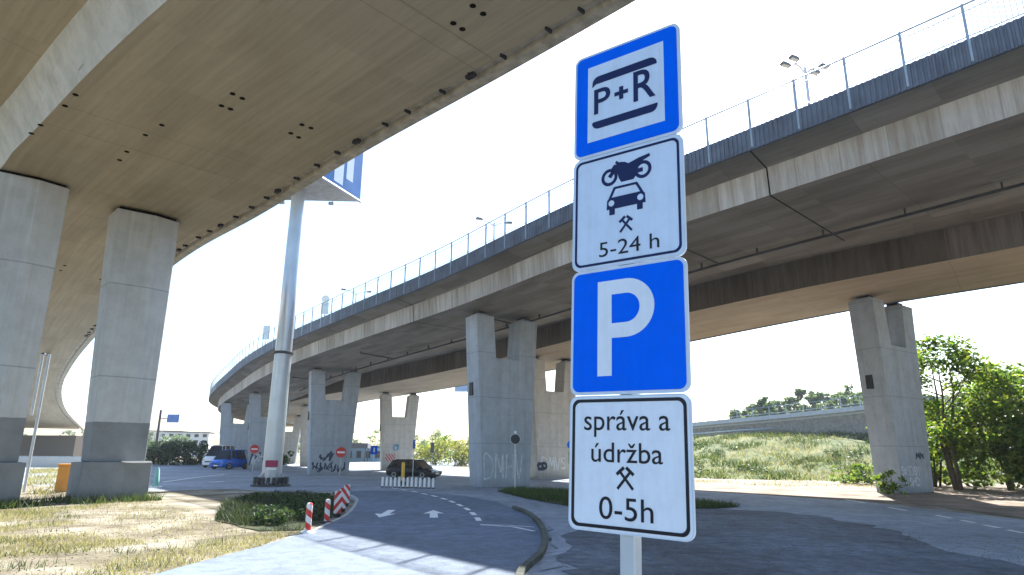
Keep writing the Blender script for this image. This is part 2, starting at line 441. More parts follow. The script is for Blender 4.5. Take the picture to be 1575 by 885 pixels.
def sweep(path, prof, mats_of, t0, t1, step, W=None):
    """closed profile [(n, dz) or ((a, b), dz): n = a + b*W]; mats_of[k]: material slot of edge k"""
    b = MB(); ts = np.linspace(t0, t1, max(2, int((t1 - t0) / step) + 1)); m = len(prof)
    for t in ts:
        wv = W(t) if W else 0
        for n, dz in prof:
            nn = n if not isinstance(n, tuple) else n[0] + n[1] * wv
            b.v.append(path.pt(t, nn, dz))
    fi = 0
    wv = W(t0) if W else 0
    ln = [0]
    for k in range(m):
        (n0, z0), (n1, z1) = prof[k], prof[(k + 1) % m]
        n0 = n0 if not isinstance(n0, tuple) else n0[0] + n0[1] * wv; n1 = n1 if not isinstance(n1, tuple) else n1[0] + n1[1] * wv
        ln.append(ln[-1] + math.hypot(n1 - n0, z1 - z0))
    for i in range(len(ts) - 1):
        for k in range(m):
            k2 = (k + 1) % m
            b.cur = mats_of[k]; b.face([i * m + k, (i + 1) * m + k, (i + 1) * m + k2, i * m + k2])
            b.uv[fi] = [(ts[i], ln[k]), (ts[i + 1], ln[k]), (ts[i + 1], ln[k + 1]), (ts[i], ln[k + 1])]; fi += 1
    b.cur = 0; b.face(list(range(m))); b.face([(len(ts) - 1) * m + k for k in range(m)][::-1])
    return b

# ------------------------------------------------------------------ ground, roads
def sheet(name, poly, z, mat, kind='structure', label=None, loc=None):
    """thin sheet from an outline"""
    b = MB(); b.v = [(p[0], p[1], z) for p in poly]; b.face(range(len(poly)))
    o = b.build(name, mat); bm = bmesh.new(); bm.from_mesh(o.data)
    bmesh.ops.triangulate(bm, faces=bm.faces)
    for f in bm.faces:
        if f.normal.z < 0: f.normal_flip()
    bm.to_mesh(o.data); bm.free()
    o['kind'] = kind
    if label: o['label'] = label
    return o
def wobble(poly, amp=.12, n=4):
    """roughen an outline so worn edges are not ruler-straight"""
    out = []; m = len(poly)
    for i in range(m):
        a, b = np.array(poly[i]), np.array(poly[(i + 1) % m]); L = np.linalg.norm(b - a); k = max(1, min(40, int(L / .5)))
        for j in range(k):
            q = a + (b - a) * j / k
            if j: q = q + rng.normal(0, amp, 2)
            out.append(tuple(q))
    return out
structure(MB().box((0, 400, -.25), (2400, 2000, .5)).build('ground', M['ground']), 'dry sandy ground with thin yellow grass')
sheet('plaza', wobble([(-75, 60), (-16.514,31.646), (-14.441,34.365), (-10.543,32.038), (-8.191,32.405), (-5.877,26.106), (-4.94,20.667), (-4.75,17.71), (-4.75, 15.75), (-4.918,13.684), (-5.228,11.618), (-5.37,10.476), (-6.1, 8), (-7.2, 2), (-9, -14), (34, -14), (40, 5), (15.654,20.904), (14.876,28.675), (9.914,36.476), (9.5, 40), (4.6, 52), (-1, 66), (-9, 90), (0, 190), (-38, 190), (-36, 100), (-60, 100)], .05), .004, M['asphalt_old'], label='grey older asphalt yard under the viaducts')
road_curve = [(-8.057,31.882), (-6.583,29.175), (-5.7,25.441), (-4.902,20.671), (-4.717,17.713), (-4.75, 15.75), (-4.918,13.684), (-5.228,11.618), (-5.37,10.476), (-6.1, 8), (-7.2, 2), (-9, -14), (0.4, -14), (0.165,10.855), (0.482,12.277), (0.741,14.644), (0.784,18.169), (0.332,22.612), (-0.493,26.415), (-2.012,30.272), (-4.558,32.971), (-6.926,33.755)]
sheet('road', road_curve, .008, M['asphalt_new'], label='smooth blue-grey asphalt road bending round to the left')
sheet('rough_asphalt', wobble([(1.009,18.519), (1.974,21.799), (6.753,24.974), (9.241,22.52), (10.01,18.765), (8.884,14.662), (8.865,12.03), (7, 4), (2, 3), (1.2, 9), (0.781,12.294), (0.982,14.556)], .2), .012, M['asphalt_rough'], label='dark crumbling asphalt beside the sign post')
sheet('verge_path', wobble([(0.332,22.612), (1.595,25.646), (3.317,24.008), (1.778,19.664), (2.008,17.638), (1.147,15.68), (1.257,13.981), (0.777,12.592), (0.91,11.616), (0.477,11.1), (0.833,14.344), (0.938,18.514)], .07), .016, M['asphalt_old'], label='pale worn strip of asphalt by the kerb')
# turf islands
def turf(name, poly, label, mat='turf', z=.02, h=.1):
    return sheet(name, wobble(poly, .06), z, M[mat], label=label)
turf('grass_island', [(-0.634,33.584), (0.527,36.243), (3.109,34.168), (5.073,30.336), (7.274,27.734), (8.506,25.17), (7.237,24.148), (4.89,23.896), (2.192,24.172), (1.165,26.978)], 'dark green grass strip in front of the forked pier')
turf('grass_verge', [(-8.063,18.784), (-10.264,24.568), (-10.496,28.631), (-8.928,29.754), (-6.731,26.722), (-5.478,22.009), (-5.059,18.515), (-4.917,16.516), (-5.847,16.175)], 'shaded green grass verge behind the striped posts')
turf('dirt_strip', [(9.769,37.11), (15.097,29.096), (16.129,26.669), (40, 22), (60, 30), (48, 46), (26.659,50.956), (21.348,53.563), (14.879,56.311), (8.5, 56)], 'pale lit dirt strip below the grass bank', 'dirt', .012)
turf('bush_soil', [(16.482,28.114), (15.994,21.349), (50, 20), (70, 40), (40, 50), (30.407,48.383), (19.571,33.845)], 'brown shaded soil below the bushes', 'dirt', .02)

# markings
def strip(name, pts, wd, z, label):
    b = MB(); P = np.array(pts, float)
    for i, p in enumerate(P):
        d = P[min(i + 1, len(P) - 1)] - P[max(i - 1, 0)]; d /= np.linalg.norm(d); nn = np.array([d[1], -d[0]]) * wd / 2
        b.v += [(*(p + nn), z), (*(p - nn), z)]
    for i in range(len(P) - 1): b.face([2 * i, 2 * i + 1, 2 * i + 3, 2 * i + 2])
    o = b.build(name, M['marking'])
    for f in o.data.polygons: pass
    return o
dash_path = Path([(*(-6.496,36.754), 0), (*(-4.519,32.698), 0), (*(-2.833,28.403), 0), (*(-1.657,24.036), 0), (*(-1.074,20.823), 0), (*(-0.762,18.204), 0)], .3)
dl = thing('lane_line', 'curved row of white dashes on the bending road', 'road marking', (0, 0, 0))
t = .2
while t < dash_path.L - .5:
    strip('dash', [dash_path.at(t + k * .25)[:2] for k in range(5)], .16, .013, '').parent = dl
    t += 1.75
tri = thing('edge_marking', 'narrow white wedge of two lines running to the kerb', 'road marking')
strip('line', [(-0.771,18.04), (0.095,17.561), (0.593,16.663)], .1, .013, '').parent = tri
strip('line', [(-0.771,18.04), (-0.073,17.937), (0.624,17.528)], .07, .017, '').parent = tri
el = thing('edge_line', 'white dashes along the edge of the right road', 'road marking')
for a, b_ in (((14.675,29.863), (14.479,27.873)), ((14.091,25.483), (13.932,24.025)), ((13.76,22.133), (13.605,21.131)), ((13.468,20.51), (13.364,19.743)), ((13.179,19.11), (13.068,18.363)), ((12.928,17.893), (12.795,17.167))):
    strip('dash', [a, b_], .13, .013, '').parent = el
fl = strip('yard_line', [(-20.96,40.921), (-22.537,48.445), (-23.635,55.924)], .2, .009, ''); tag(fl, 'faint white line across the yard near the blue car', 'road marking')
fl = strip('give_way_bar', [(-18.382,41.464), (-17.929,42.544)], .35, .009, ''); tag(fl, 'short white bar on the yard left of the mast', 'road marking')
def arrow(c, dirx, label):
    d = np.array(dirx, float); d /= np.linalg.norm(d); n = np.array([d[1], -d[0]])
    L, hw, sw = 2.6, .33, .12
    P = [(-L / 2, -sw), (-L / 2, sw), (.15, sw), (.05, hw), (L / 2, 0), (.05, -hw), (.15, -sw)]
    o = sheet('road_arrow', [tuple(np.array(c) + d * a + n * b_) for a, b_ in P], .013, M['marking'])
    del o['kind']; tag(o, label, 'road marking')
_a, _b = np.array((-3.862,22.43)), np.array((-3.761,19.742)); arrow((_a + _b) / 2, _b - _a, 'white road arrow pointing towards the viewer, left lane')
arrow((-2.353,21.141), (-.12, 1), 'white road arrow pointing away, right lane')

# kerbs
def kerb(name, pts, label, wd=.14, h=.12, mat='kerb'):
    p = Path([(x, y, 0) for x, y in pts], .5)
    b = sweep(p, [(-wd / 2, 0), (-wd / 2, h), (wd / 2 - .02, h), (wd / 2, h - .02), (wd / 2, 0)], [0] * 5, 0, p.L, .4)
    o = b.build(name, M[mat]); tag(o, label, 'kerb'); return o
kerb('kerb', [(0.121,23.383), (0.553,21.201), (0.763,18.499), (0.802,16.151), (0.725,14.337), (0.512,12.426), (0.187,10.97), (0.1, 9)], 'dark curved kerb edging the right side of the bend', .13, .1, 'kerbdark')
kerb('kerb', [(-13.268,31.613), (-10.207,31.032), (-7.927,31.375), (-6.443,28.334), (-5.673,25.114), (-4.921,20.669), (-4.733,17.712), (-4.648,16.134)], 'low kerb along the verge with striped posts', .12, .03)

# ------------------------------------------------------------------ viaducts
near_path = Path([(46, -19, 12.6), (29, 0, 12.0), (14.444,16.555,11.3), (9.369,21.988,11), (6.967,24.455,10.86), (2.757,29.319,10.6), (-2.53,36.111,10.15), (-7.017,41.314,9.85), (-10.37,45.185,9.65), (-19.668,56.586,9.05), (-29.274,71.63,8.45), (-45.827,103.605,7.95), (-53, 135, 7.7), (-52, 152, 7.5)], 1., 6)
W1 = 7.2
prof1 = [(0, 0), (-.08, 1.05), (-1.32, 1.32), (-1.32, 2.06), (-1.1, 2.06), (-1.1, 1.75), (W1 + 3.0, 1.75), (W1 + 3.0, 1.4), (W1 + .08, 1.05), (W1, 0)]
va = thing('viaduct', 'nearer concrete viaduct with ribbed dark edge, sweeping from upper right to far left', 'viaduct')
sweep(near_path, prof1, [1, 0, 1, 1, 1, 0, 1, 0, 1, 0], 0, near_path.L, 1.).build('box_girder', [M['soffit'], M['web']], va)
# ribbed edge panels
def ribbed(path, n, z0, z1, t0, t1, pitch=.2, depth=.03):
    b = MB(); t = t0; k = 0
    rows = []
    while t < t1:
        for off in (0, .55):
            d = depth if off == 0 else 0
            for o_ in ((0, d), (.45 if off == 0 else .4, d)):
                tt = t + (off + o_[0]) * pitch
                rows.append((path.pt(tt, n - .05 - o_[1], z0), path.pt(tt, n - .05 - o_[1], z1), path.pt(tt, n + .04, z1), path.pt(tt, n + .04, z0)))
        t += pitch
    for r in rows: b.v += r
    for i in range(len(rows) - 1):
        for k in range(4): b.face([i * 4 + k, (i + 1) * 4 + k, (i + 1) * 4 + (k + 1) % 4, i * 4 + (k + 1) % 4])
    return b
S0 = near_path.near(22, 8); SF = near_path.near(-53, 135) - 3
t = S0 + 1.33; pl = 1.66; 
while t < 95 + S0:
    ribbed(near_path, -1.36, 1.27, 2.08, t + .02, t + pl - .045, .166 if t < S0 + 50 else .5).build('fascia_panel', M['fascia'], va); t += pl
sweep(near_path, [(-1.42, 1.27), (-1.42, 2.08), (-1.34, 2.08), (-1.34, 1.27)], [0] * 4, t, SF + 10, 1.).build('fascia_panel', M['fascia'], va)
# expansion joints across the soffit
for px, tj in ((0, near_path.near(*(9.463,21.986,11)[:2])), (1, near_path.near(*(-6.058,40.458,9.9)[:2]))):
    b = MB()
    pr = [near_path.pt(tj, -1.36, 1.30), near_path.pt(tj, -.1, 1.03), near_path.pt(tj, -.02, -.012), near_path.pt(tj, W1, -.012)]
    pr2 = [near_path.pt(tj + .06, -1.36, 1.30), near_path.pt(tj + .06, -.1, 1.03), near_path.pt(tj + .06, -.02, -.012), near_path.pt(tj + .06, W1, -.012)]
    pr = [(x, y, z - .012) for x, y, z in pr]; pr2 = [(x, y, z - .012) for x, y, z in pr2]
    for i in range(3): b.quad(pr[i], pr2[i], pr2[i + 1], pr[i + 1])
    b.build('expansion_joint', M['hole'], va)
# drain pipe under the soffit
pb = MB(); pb.tube([near_path.pt(s_, 5.2, -.28) for s_ in np.linspace(S0, S0 + 78, 60)], .06, 8)
pipe = pb.build('drain_pipe', M['dark'], va, True)
for k in range(26):
    s_ = S0 + 1 + k * 3.0
    a = Vector(near_path.pt(s_, 5.2, 0)); MB().box(a + Vector((0, 0, -.14)), (.05, .12, .3), math.atan2(*near_path.dir(s_)[::-1])).build('pipe_hanger', M['dark'], pipe)
for k in range(5):
    s_ = S0 + 9 + k * 15
    MB().tube([near_path.pt(s_, 2.2, -.01), near_path.pt(s_, 2.2, -.12), near_path.pt(s_, 4.9, -.26), near_path.pt(s_, 5.2, -.28)], .045, 8).build('branch_pipe', M['dark'], pipe, True)

# railing of the nearer viaduct
ra = thing('bridge_railing', 'blue-grey steel railing with upright bars along the nearer viaduct', 'railing')
zr = 2.08; post_s = []
t = S0 + .5
while t < SF + 5 and len(post_s) < 99: post_s.append(t); t += 1.66
for s_ in post_s:
    a = Vector(near_path.pt(s_, -1.38, 0)); rz = math.atan2(*near_path.dir(s_)[::-1])
    MB().box(a + Vector((0, 0, zr + .42)), (.07, .06, 1.5), rz).box(a + Vector((0, 0, zr - .36)), (.11, .08, .7), rz).build('post', M['rail'], ra)
for dz, r_ in ((zr + 1.13, .034), (zr + .92, .018), (zr + .1, .02)):
    MB().tube([near_path.pt(s_, -1.38, dz) for s_ in np.arange(S0, SF + 5, 1.)], r_, 6).build('rail', M['rail'], ra)
V = []; F = []
for s_ in np.arange(S0, S0 + 62, .13):
    a = Vector(near_path.pt(s_, -1.38, 0)); i = len(V)
    d = near_path.dir(s_) * .01
    for z in (zr + .1, zr + .92):
        V += [(a.x - d[0], a.y - d[1], a.z + z), (a.x + d[0], a.y + d[1], a.z + z), (a.x + d[0] * .2 + d[1], a.y + d[1] * .2 - d[0], a.z + z)]
    F += [(i, i + 1, i + 4, i + 3), (i + 1, i + 2, i + 5, i + 4), (i + 2, i, i + 3, i + 5)]
bars = arrays_mesh('bars', np.array(V), np.array(F), M['rail'], ra); bars['kind'] = 'stuff'

far_path = Path([(62, -14, 12.4), (40, 9.5, 11.7), (22.814,27.57,11), (19.632,30.063,10.78), (15.635,33.129,10.5), (10.689,38.011,10.15), (4.32,45.817,9.75), (-3.852,57.057,9.25), (-17.102,72.093,8.6), (-28.5, 86, 8.3), (-38, 105, 8.0), (-43, 128, 7.8)], 1., 10)
W2 = 7.4
vb = thing('viaduct', 'farther concrete viaduct with tan underside behind the nearer one', 'viaduct')
prof2 = [(0, 0), (-.05, 1.55), (-2.3, 1.8), (-2.3, 2.4), (W2 + 1.3, 2.4), (W2 + 1.3, .28), (W2 + .02, .2), (W2, 0)]
sweep(far_path, prof2, [1, 2, 1, 0, 2, 2, 2, 0], 0, far_path.L, 1.).build('box_girder', [M['soffit_far'], M['web_far_shaded'], M['soffit']], vb)
sweep(far_path, [(W2 + 1.3, .22), (W2 + 1.3, 2.6), (W2 + 1.4, 2.6), (W2 + 1.4, .22)], [0] * 4, 0, far_path.L, 1.).build('parapet', M['fascia'], vb)

# forked piers
def pier_poly(h, hb=1.62, ht=2.2, notch=.8, nb=2.5):
    fl = lambda z: hb + (ht - hb) * (z / h)
    zn = h - nb
    return [(-hb, -.3), (hb, -.3), (fl(h * .25), h * .25), (ht, h), (ht - 1.2, h), (notch, zn), (-notch, zn), (-ht + 1.2, h), (-ht, h), (-fl(h * .25), h * .25)]
def forked_pier(path, c, ang, label, mat='pier', th=1.4, box=True):
    h = path.at(path.near(*c))[2] - .28; rz = rad(ang)                # local x across the deck, local y along (away)
    o = thing('bridge_pier', label, 'bridge pier', (c[0], c[1], 0), rz, 'forked piers under the viaducts')
    b = MB(); b.prism(pier_poly(h), -th / 2, th / 2); b.build('pier_body', M[mat], o, bevel=.05)
    for sx in (-1, 1):
        MB().box((sx * 1.6, 0, h + .06), (.75, .9, .12)).build('bearing_plinth', M['pier'], o)
        MB().box((sx * 1.6, 0, h + .19), (.55, .65, .14)).build('bearing', M['dark'], o)
    if box:
        MB().box((-1.62 - .58 * .55 - .03, .15, h * .56), (.1, .36, .75)).build('junction_box', M['dark'], o)
    return o
def strokes(parent, polys, mat, wd, y, name='graffiti', passes=2):
    """spray strokes: uneven width, wobbling, more than one pass"""
    b = MB(); lay = 0
    for ps in range(passes):
        for P in polys:
            off = rng.normal(0, .03, 2) * ps
            pts = catmull([(p[0] + off[0], p[1] + off[1]) for p in P], .05) if len(P) > 2 else np.linspace(np.array(P[0]) + off, np.array(P[1]) + off, 10)
            pts = pts + rng.normal(0, wd * .12, pts.shape); i = len(b.v); yy = y - .0006 * (lay % 9); lay += 1
            for q in range(len(pts)):
                d = pts[min(q + 1, len(pts) - 1)] - pts[max(q - 1, 0)]; d = d / (np.linalg.norm(d) + 1e-9); n_ = np.array([-d[1], d[0]]) * wd * .5 * rng.uniform(.45, 1.3)
                b.v += [(pts[q][0] + n_[0], yy, pts[q][1] + n_[1]), (pts[q][0] - n_[0], yy, pts[q][1] - n_[1])]
            for q in range(len(pts) - 1): b.face([i + 2 * q, i + 2 * q + 1, i + 2 * q + 3, i + 2 * q + 2])
    return b.build(name, mat, parent)
def scrawl(x0, x1, z0, z1, n):
    out = []
    for k in range(n):
        cx = x0 + (x1 - x0) * (k + .5) / n; P = []
        for q in range(int(rng.integers(4, 8))): P.append((cx + rng.uniform(-.6, .6) * (x1 - x0) / n, rng.uniform(z0, z1)))
        out.append(P)
    return out
G_D = [[(0, 0), (0, 1), (.45, .85), (.6, .5), (.45, .12), (0, 0)]]
G_N = [[(0, 0), (.05, 1), (.4, .25), (.5, 1), (.55, 0)]]
G_M = [[(0, 0), (.1, 1), (.3, .4), (.5, 1), (.6, 0)]]
G_H = [[(0, 0), (.05, 1)], [(.05, .5), (.45, .55)], [(.5, 0), (.45, 1)]]
G_V = [[(0, 1), (.2, 0), (.45, 1)]]
G_S = [[(.45, .9), (.15, .95), (.08, .65), (.4, .4), (.35, .08), (.02, .1)]]
G_W = [[(0, 1), (.12, .05), (.28, .7), (.42, .05), (.6, 1)]]
def word(letters, x, z, sx, sz, gap=.12):
    out = []
    for L in letters:
        mx = 0
        for P in L:
            out.append([(x + a * sx, z + b_ * sz) for a, b_ in P]); mx = max(mx, max(a for a, _ in P))
        x += (mx + gap) * sx
    return out
P1 = forked_pier(near_path, (-.6, 39.3), 33.5, 'forked pier with pale letters sprayed on its foot, in front of the others')
strokes(P1, word([G_D, G_N, G_H, G_V], -1.5, .45, .95, 1.35, .2), M['graffiti'], .05, -.706)
P2 = forked_pier(near_path, (-15.8, 58.5), 25, 'forked pier with dark scrawl at its foot beside a no entry sign')
strokes(P2, scrawl(-1.45, 1.3, .2, 1.1, 8) + scrawl(-.9, .3, 1.1, 1.9, 4), M['graffdark'], .09, -.706)
P3 = forked_pier(near_path, (-27.4, 74.8), 22, 'forked pier with blue-white scrawl just left of the tall mast')
strokes(P3, scrawl(-1.5, 1.4, .4, 1.9, 7), M['graffdark'], .13, -.706)
strokes(P3, scrawl(-1.4, 1.3, .5, 1.7, 6), M['graffiti'], .09, -.712)
P4 = forked_pier(near_path, (-35.9, 87.2), 20, 'farthest forked pier at left, behind the blue car')
for q, lb in (((-43, 105), 'distant pier under the far bend of the nearer viaduct'),):
    forked_pier(near_path, q, 15, lb, box=False)
R3 = forked_pier(far_path, (21.3, 36.6), 33.5, 'forked pier at right beside the leafy bushes')
strokes(R3, word([G_S, G_W, G_S, G_D, G_S, G_M], -1.55, .9, .5, .45, .1) + word([G_W, G_S, G_H, G_D], -1.3, .4, .6, .4), M['graffiti'], .05, -.706)
strokes(R3, word([G_M, G_N], .2, 1.75, .6, .3), M['graffdark'], .08, -.706)
R2 = forked_pier(far_path, (3.2, 53.2), 30, 'warm grey forked pier half hidden behind the large near pier', 'pier_warm')
strokes(R2, word([G_D, G_M, G_V, G_S], -1.3, .7, .9, .9, .1), M['graffiti'], .09, -.706)
strokes(R2, word([G_D, G_D], -1.6, .75, .6, .4, 0), M['graffdark'], .2, -.71)
R1 = forked_pier(far_path, (-12.9, 76.0), 20, 'forked pier standing behind the black car', 'pier_warm')
R0 = forked_pier(far_path, (-27.0, 92), 18, 'pier seen through the gap right of the mast', 'pier_warm', box=False)
forked_pier(far_path, (-37.5, 112), 12, 'distant pier under the far bend of the farther viaduct', 'pier_warm', box=False)

# left viaduct overhead
L_pts = [(40, -24, 13.2), (20, -4.2, 12.6), (2.759,12.894,12), (-5.129,20.084,11.6), (-10.524,25.504,11.4), (-17.344,32.168,11.2), (-30.3,47.117,10.2), (-41.026,60.538,9.2), (-48.495,70.857,8), (-52.91,78.819,6.4), (-61.5, 96, 4.8)]
left_path = Path(L_pts, 1., 4)
sA = left_path.near(-2.5, 18.0); sB = left_path.near(-11.0, 25.5)
WL = lambda t: float(np.interp(t, [sA - 12, sA, sB, sB + 30], [7.2, 7.3, 8.3, 8.5]))
vl = thing('viaduct', 'concrete viaduct passing overhead at left on twin columns', 'viaduct')
profL = [(0, -.05), (0, 1.7), ((-2.9, -1), 1.9), ((-2.9, -1), 1.62), ((-.62, -1), 1.25), ((0, -1), 0), (-.62, 0), (-.62, .14), (-.34, .14), (-.34, -.05)]
sweep(left_path, profL, [2, 2, 2, 0, 1, 0, 2, 2, 2, 2], 0, left_path.L, 1., WL).build('box_girder', [M['soffit_left'], M['web_left'], M['edge']], vl)
for tt in (sA - 3.5, sA + 8.2, sA + 20):
    b = MB(); wv = WL(tt)
    b.quad(left_path.pt(tt, -.7, -.004), left_path.pt(tt + .035, -.7, -.004), left_path.pt(tt + .035, -wv + .1, -.004), left_path.pt(tt, -wv + .1, -.004))
    b.build('formwork_joint', plain('joint', (.26, .22, .15), .95), vl)
for k in range(40):
    s_ = sA - 9 + k * 1.3 + random.uniform(-.25, .25)
    a = Vector(left_path.pt(s_, -.6, 0)); rz = math.atan2(*left_path.dir(s_)[::-1])
    big = k % 4 == 1
    bb = MB().box(a + Vector((0, 0, -.03)), (.05, .22, .1), rz)
    if big: bb.box(a + Vector((0, 0, -.05)), (.3, .14, .1), rz)
    bb.build('edge_bracket', M['dark'], vl)
hole_px = [(-0.969,13.026,11.75), (-0.739,13.302,11.75), (-1.473,13.626,11.75), (-1.27,13.849,11.75), (-7.95,16.464,11.5), (-7.771,16.706,11.5), (-8.528,17.079,11.5), (-8.338,17.261,11.5), (-6.53,18.212,11.5), (-6.31,18.416,11.5), (-7.04,18.728,11.5), (-6.875,18.988,11.5), (-10.811,18.144,11.4), (-11.641,18.751,11.4), (-12.858,19.862,11.3), (-13.451,20.472,11.3), (-12.355,16.433,11.5), (-13.03,17.009,11.5), (-14.484,18.087,11.4), (-15.129,18.599,11.4), (-23.025,32.182,10.7), (-23.746,32.957,10.7), (-21.942,33.784,10.8), (-22.666,34.625,10.8)]
for h_ in hole_px:
    t_ = left_path.near(h_[0], h_[1]); z = left_path.at(t_)[2]
    b = MB(); n = 12
    b.lathe([(.055, -.001), (.075, -.001), (.08, -.012), (.055, -.014), (.05, -.004)], (h_[0], h_[1], z), n)
    b.build('drain_hole', M['hole'], vl)
# abutment wall at the far end, coloured dark for the deck's shade
p_ = left_path.pt(left_path.L - 1.5, -4.2, 0)
tag(MB().box((0, 0, 1.9), (11, 1.5, 3.8)).build('abutment', M['web_far_shaded'], None, loc=(p_[0], p_[1], 0), rz=rad(-10), bevel=.05), 'low abutment wall with painted-in shade under the far end of the left viaduct', 'wall')
# railing / barrier with light strip on the left viaduct's outer side
lr = thing('bridge_railing', 'pale parapet along the descending left viaduct', 'railing')
sweep(left_path, [(-.02, 1.72), (-.02, 2.55), (-.25, 2.55), (-.25, 1.72)], [0] * 4, sA + 30, left_path.L, 1.).build('parapet', M['white'], lr)
# near-side railing (casts a shadow behind the viewer)
# twin columns
ca = left_path.nor(sB + 6); da = left_path.dir(sB + 6)
def twin(cx, cy, zt, label, wd=2.35, th=1.3, rz=0.):
    o = thing('bridge_column', label, 'bridge column', (cx, cy, 0), rz, 'twin columns under the left viaduct')
    hw = wd / 2
    def plan(g): return [(-hw - g, -th / 2 - g), (.22, -th / 2 - g - .16), (hw + g, -th / 2 - g + .02), (hw + g, th / 2 + g), (-hw - g, th / 2 + g)]
    def tapered(pl_, z0, z1, f0, f1):
        m_ = MB(); xr = max(p_[0] for p_ in pl_); n_ = len(pl_)
        for z_, f_ in ((z0, f0), (z1, f1)): m_.v += [(xr - (xr - x_) * f_, y_, z_) for x_, y_ in pl_]
        m_.face(range(n_)[::-1]); m_.face(range(n_, 2 * n_))
        for j_ in range(n_): m_.face([j_, (j_ + 1) % n_, n_ + (j_ + 1) % n_, n_ + j_])
        return m_
    b = tapered(plan(0), 1.4, zt, .8, 1.); b.build('column_shaft', M['twin'], o, bevel=.04)
    b = tapered(plan(.2), -.3, 1.4, .85, .85); b.build('column_base', M['twin'], o, bevel=.03)
    b = MB(); b.prism(plan(-.12), zt, zt + .12, 'XY'); b.build('bearing_gap', M['hole'], o)
    return o
rzc = math.atan2(ca[1], ca[0])
C2 = (-14.917,25.177,11.15); C1 = (-17.305,21.739,11.3)
T2 = twin(C2[0] + da[0] * .65, C2[1] + da[1] * .65, left_path.at(sB + 6)[2] - .1, 'grey concrete column of the left viaduct, right one of the pair', rz=rzc)
T1 = twin(C1[0] + da[0] * .65, C1[1] + da[1] * .65, left_path.at(sB + 6)[2] - .05, 'grey concrete column cut by the left edge of the picture', rz=rzc)
MB().box((.75, -1.05, 1.42), (1.0, .12, .03)).build('light_ledge', M['white'], T2)
# downpipes
dp = thing('downpipe', 'pale rainwater downpipes running down behind the leftmost column', 'pipe')
b = MB()
pA = (-19.903,27.5,5.758); pB = (-19.466,27.5,1.874)
for dx in (0, .28):
    b.tube([(pA[0] + dx, pA[1], pA[2]), (pA[0] + dx, pA[1], .15 if dx else 3.2)], .055, 8)
b.build('pipe_run', M['galv'], dp, True)
b = MB(); b.tube([(-31.081,48.231,10.2), (-32.434,48.032,10.3), (-33.963,49.501,10.2), (-35.61,51.432,10), (-37.496,52.831,10), (-40.028,55.942,9.8), (pA[0], pA[1], pA[2])], .07, 8)
b.build('gutter_pipe', M['dark'], dp, True)
b = MB(); b.tube([(-32.534,48.037,10.3), (-31.067,45.712,10.5), (-29.293,45.123,10.4)], .03, 6); b.build('branch_pipe', M['dark'], dp, True)

# ------------------------------------------------------------------ the sign post in front
PS = .5
SR = Matrix.Rotation(rad(-37.316), 3, 'Z') @ Matrix.Rotation(rad(-1.2476), 3, 'X') @ Matrix.Rotation(rad(1.1976), 3, 'Y')
top = Vector((.4823, 2.479, 3.5449))
sp = thing('road_sign', 'tall metal post carrying four stacked parking signs in the foreground', 'road sign')
base = top + SR @ Vector((0, 0, -3.56))
sp.matrix_world = Matrix.Translation(base) @ SR.to_4x4()
def rrect(x0, x1, z0, z1, r, n=7):
    P = []
    for cx, cz, a0 in ((x1 - r, z1 - r, 0), (x0 + r, z1 - r, 90), (x0 + r, z0 + r, 180), (x1 - r, z0 + r, 270)):
        for k in range(n + 1):
            a = rad(a0 + 90 * k / n); P.append((cx + r * math.cos(a), cz + r * math.sin(a)))
    return P
def ring(b, outer, inner, y0, y1):
    i = len(b.v); n = len(outer)
    for y in (y0, y1):
        for P in (outer, inner): b.v += [(x, y, z) for x, z in P]
    for k in range(n):
        k2 = (k + 1) % n
        b.face([i + k, i + k2, i + n + k2, i + n + k])
        b.face([i + 2 * n + k, i + 3 * n + k, i + 3 * n + k2, i + 2 * n + k2])
        b.face([i + k, i + 2 * n + k, i + 2 * n + k2, i + k2])
        b.face([i + n + k, i + n + k2, i + 3 * n + k2, i + 3 * n + k])
    return b
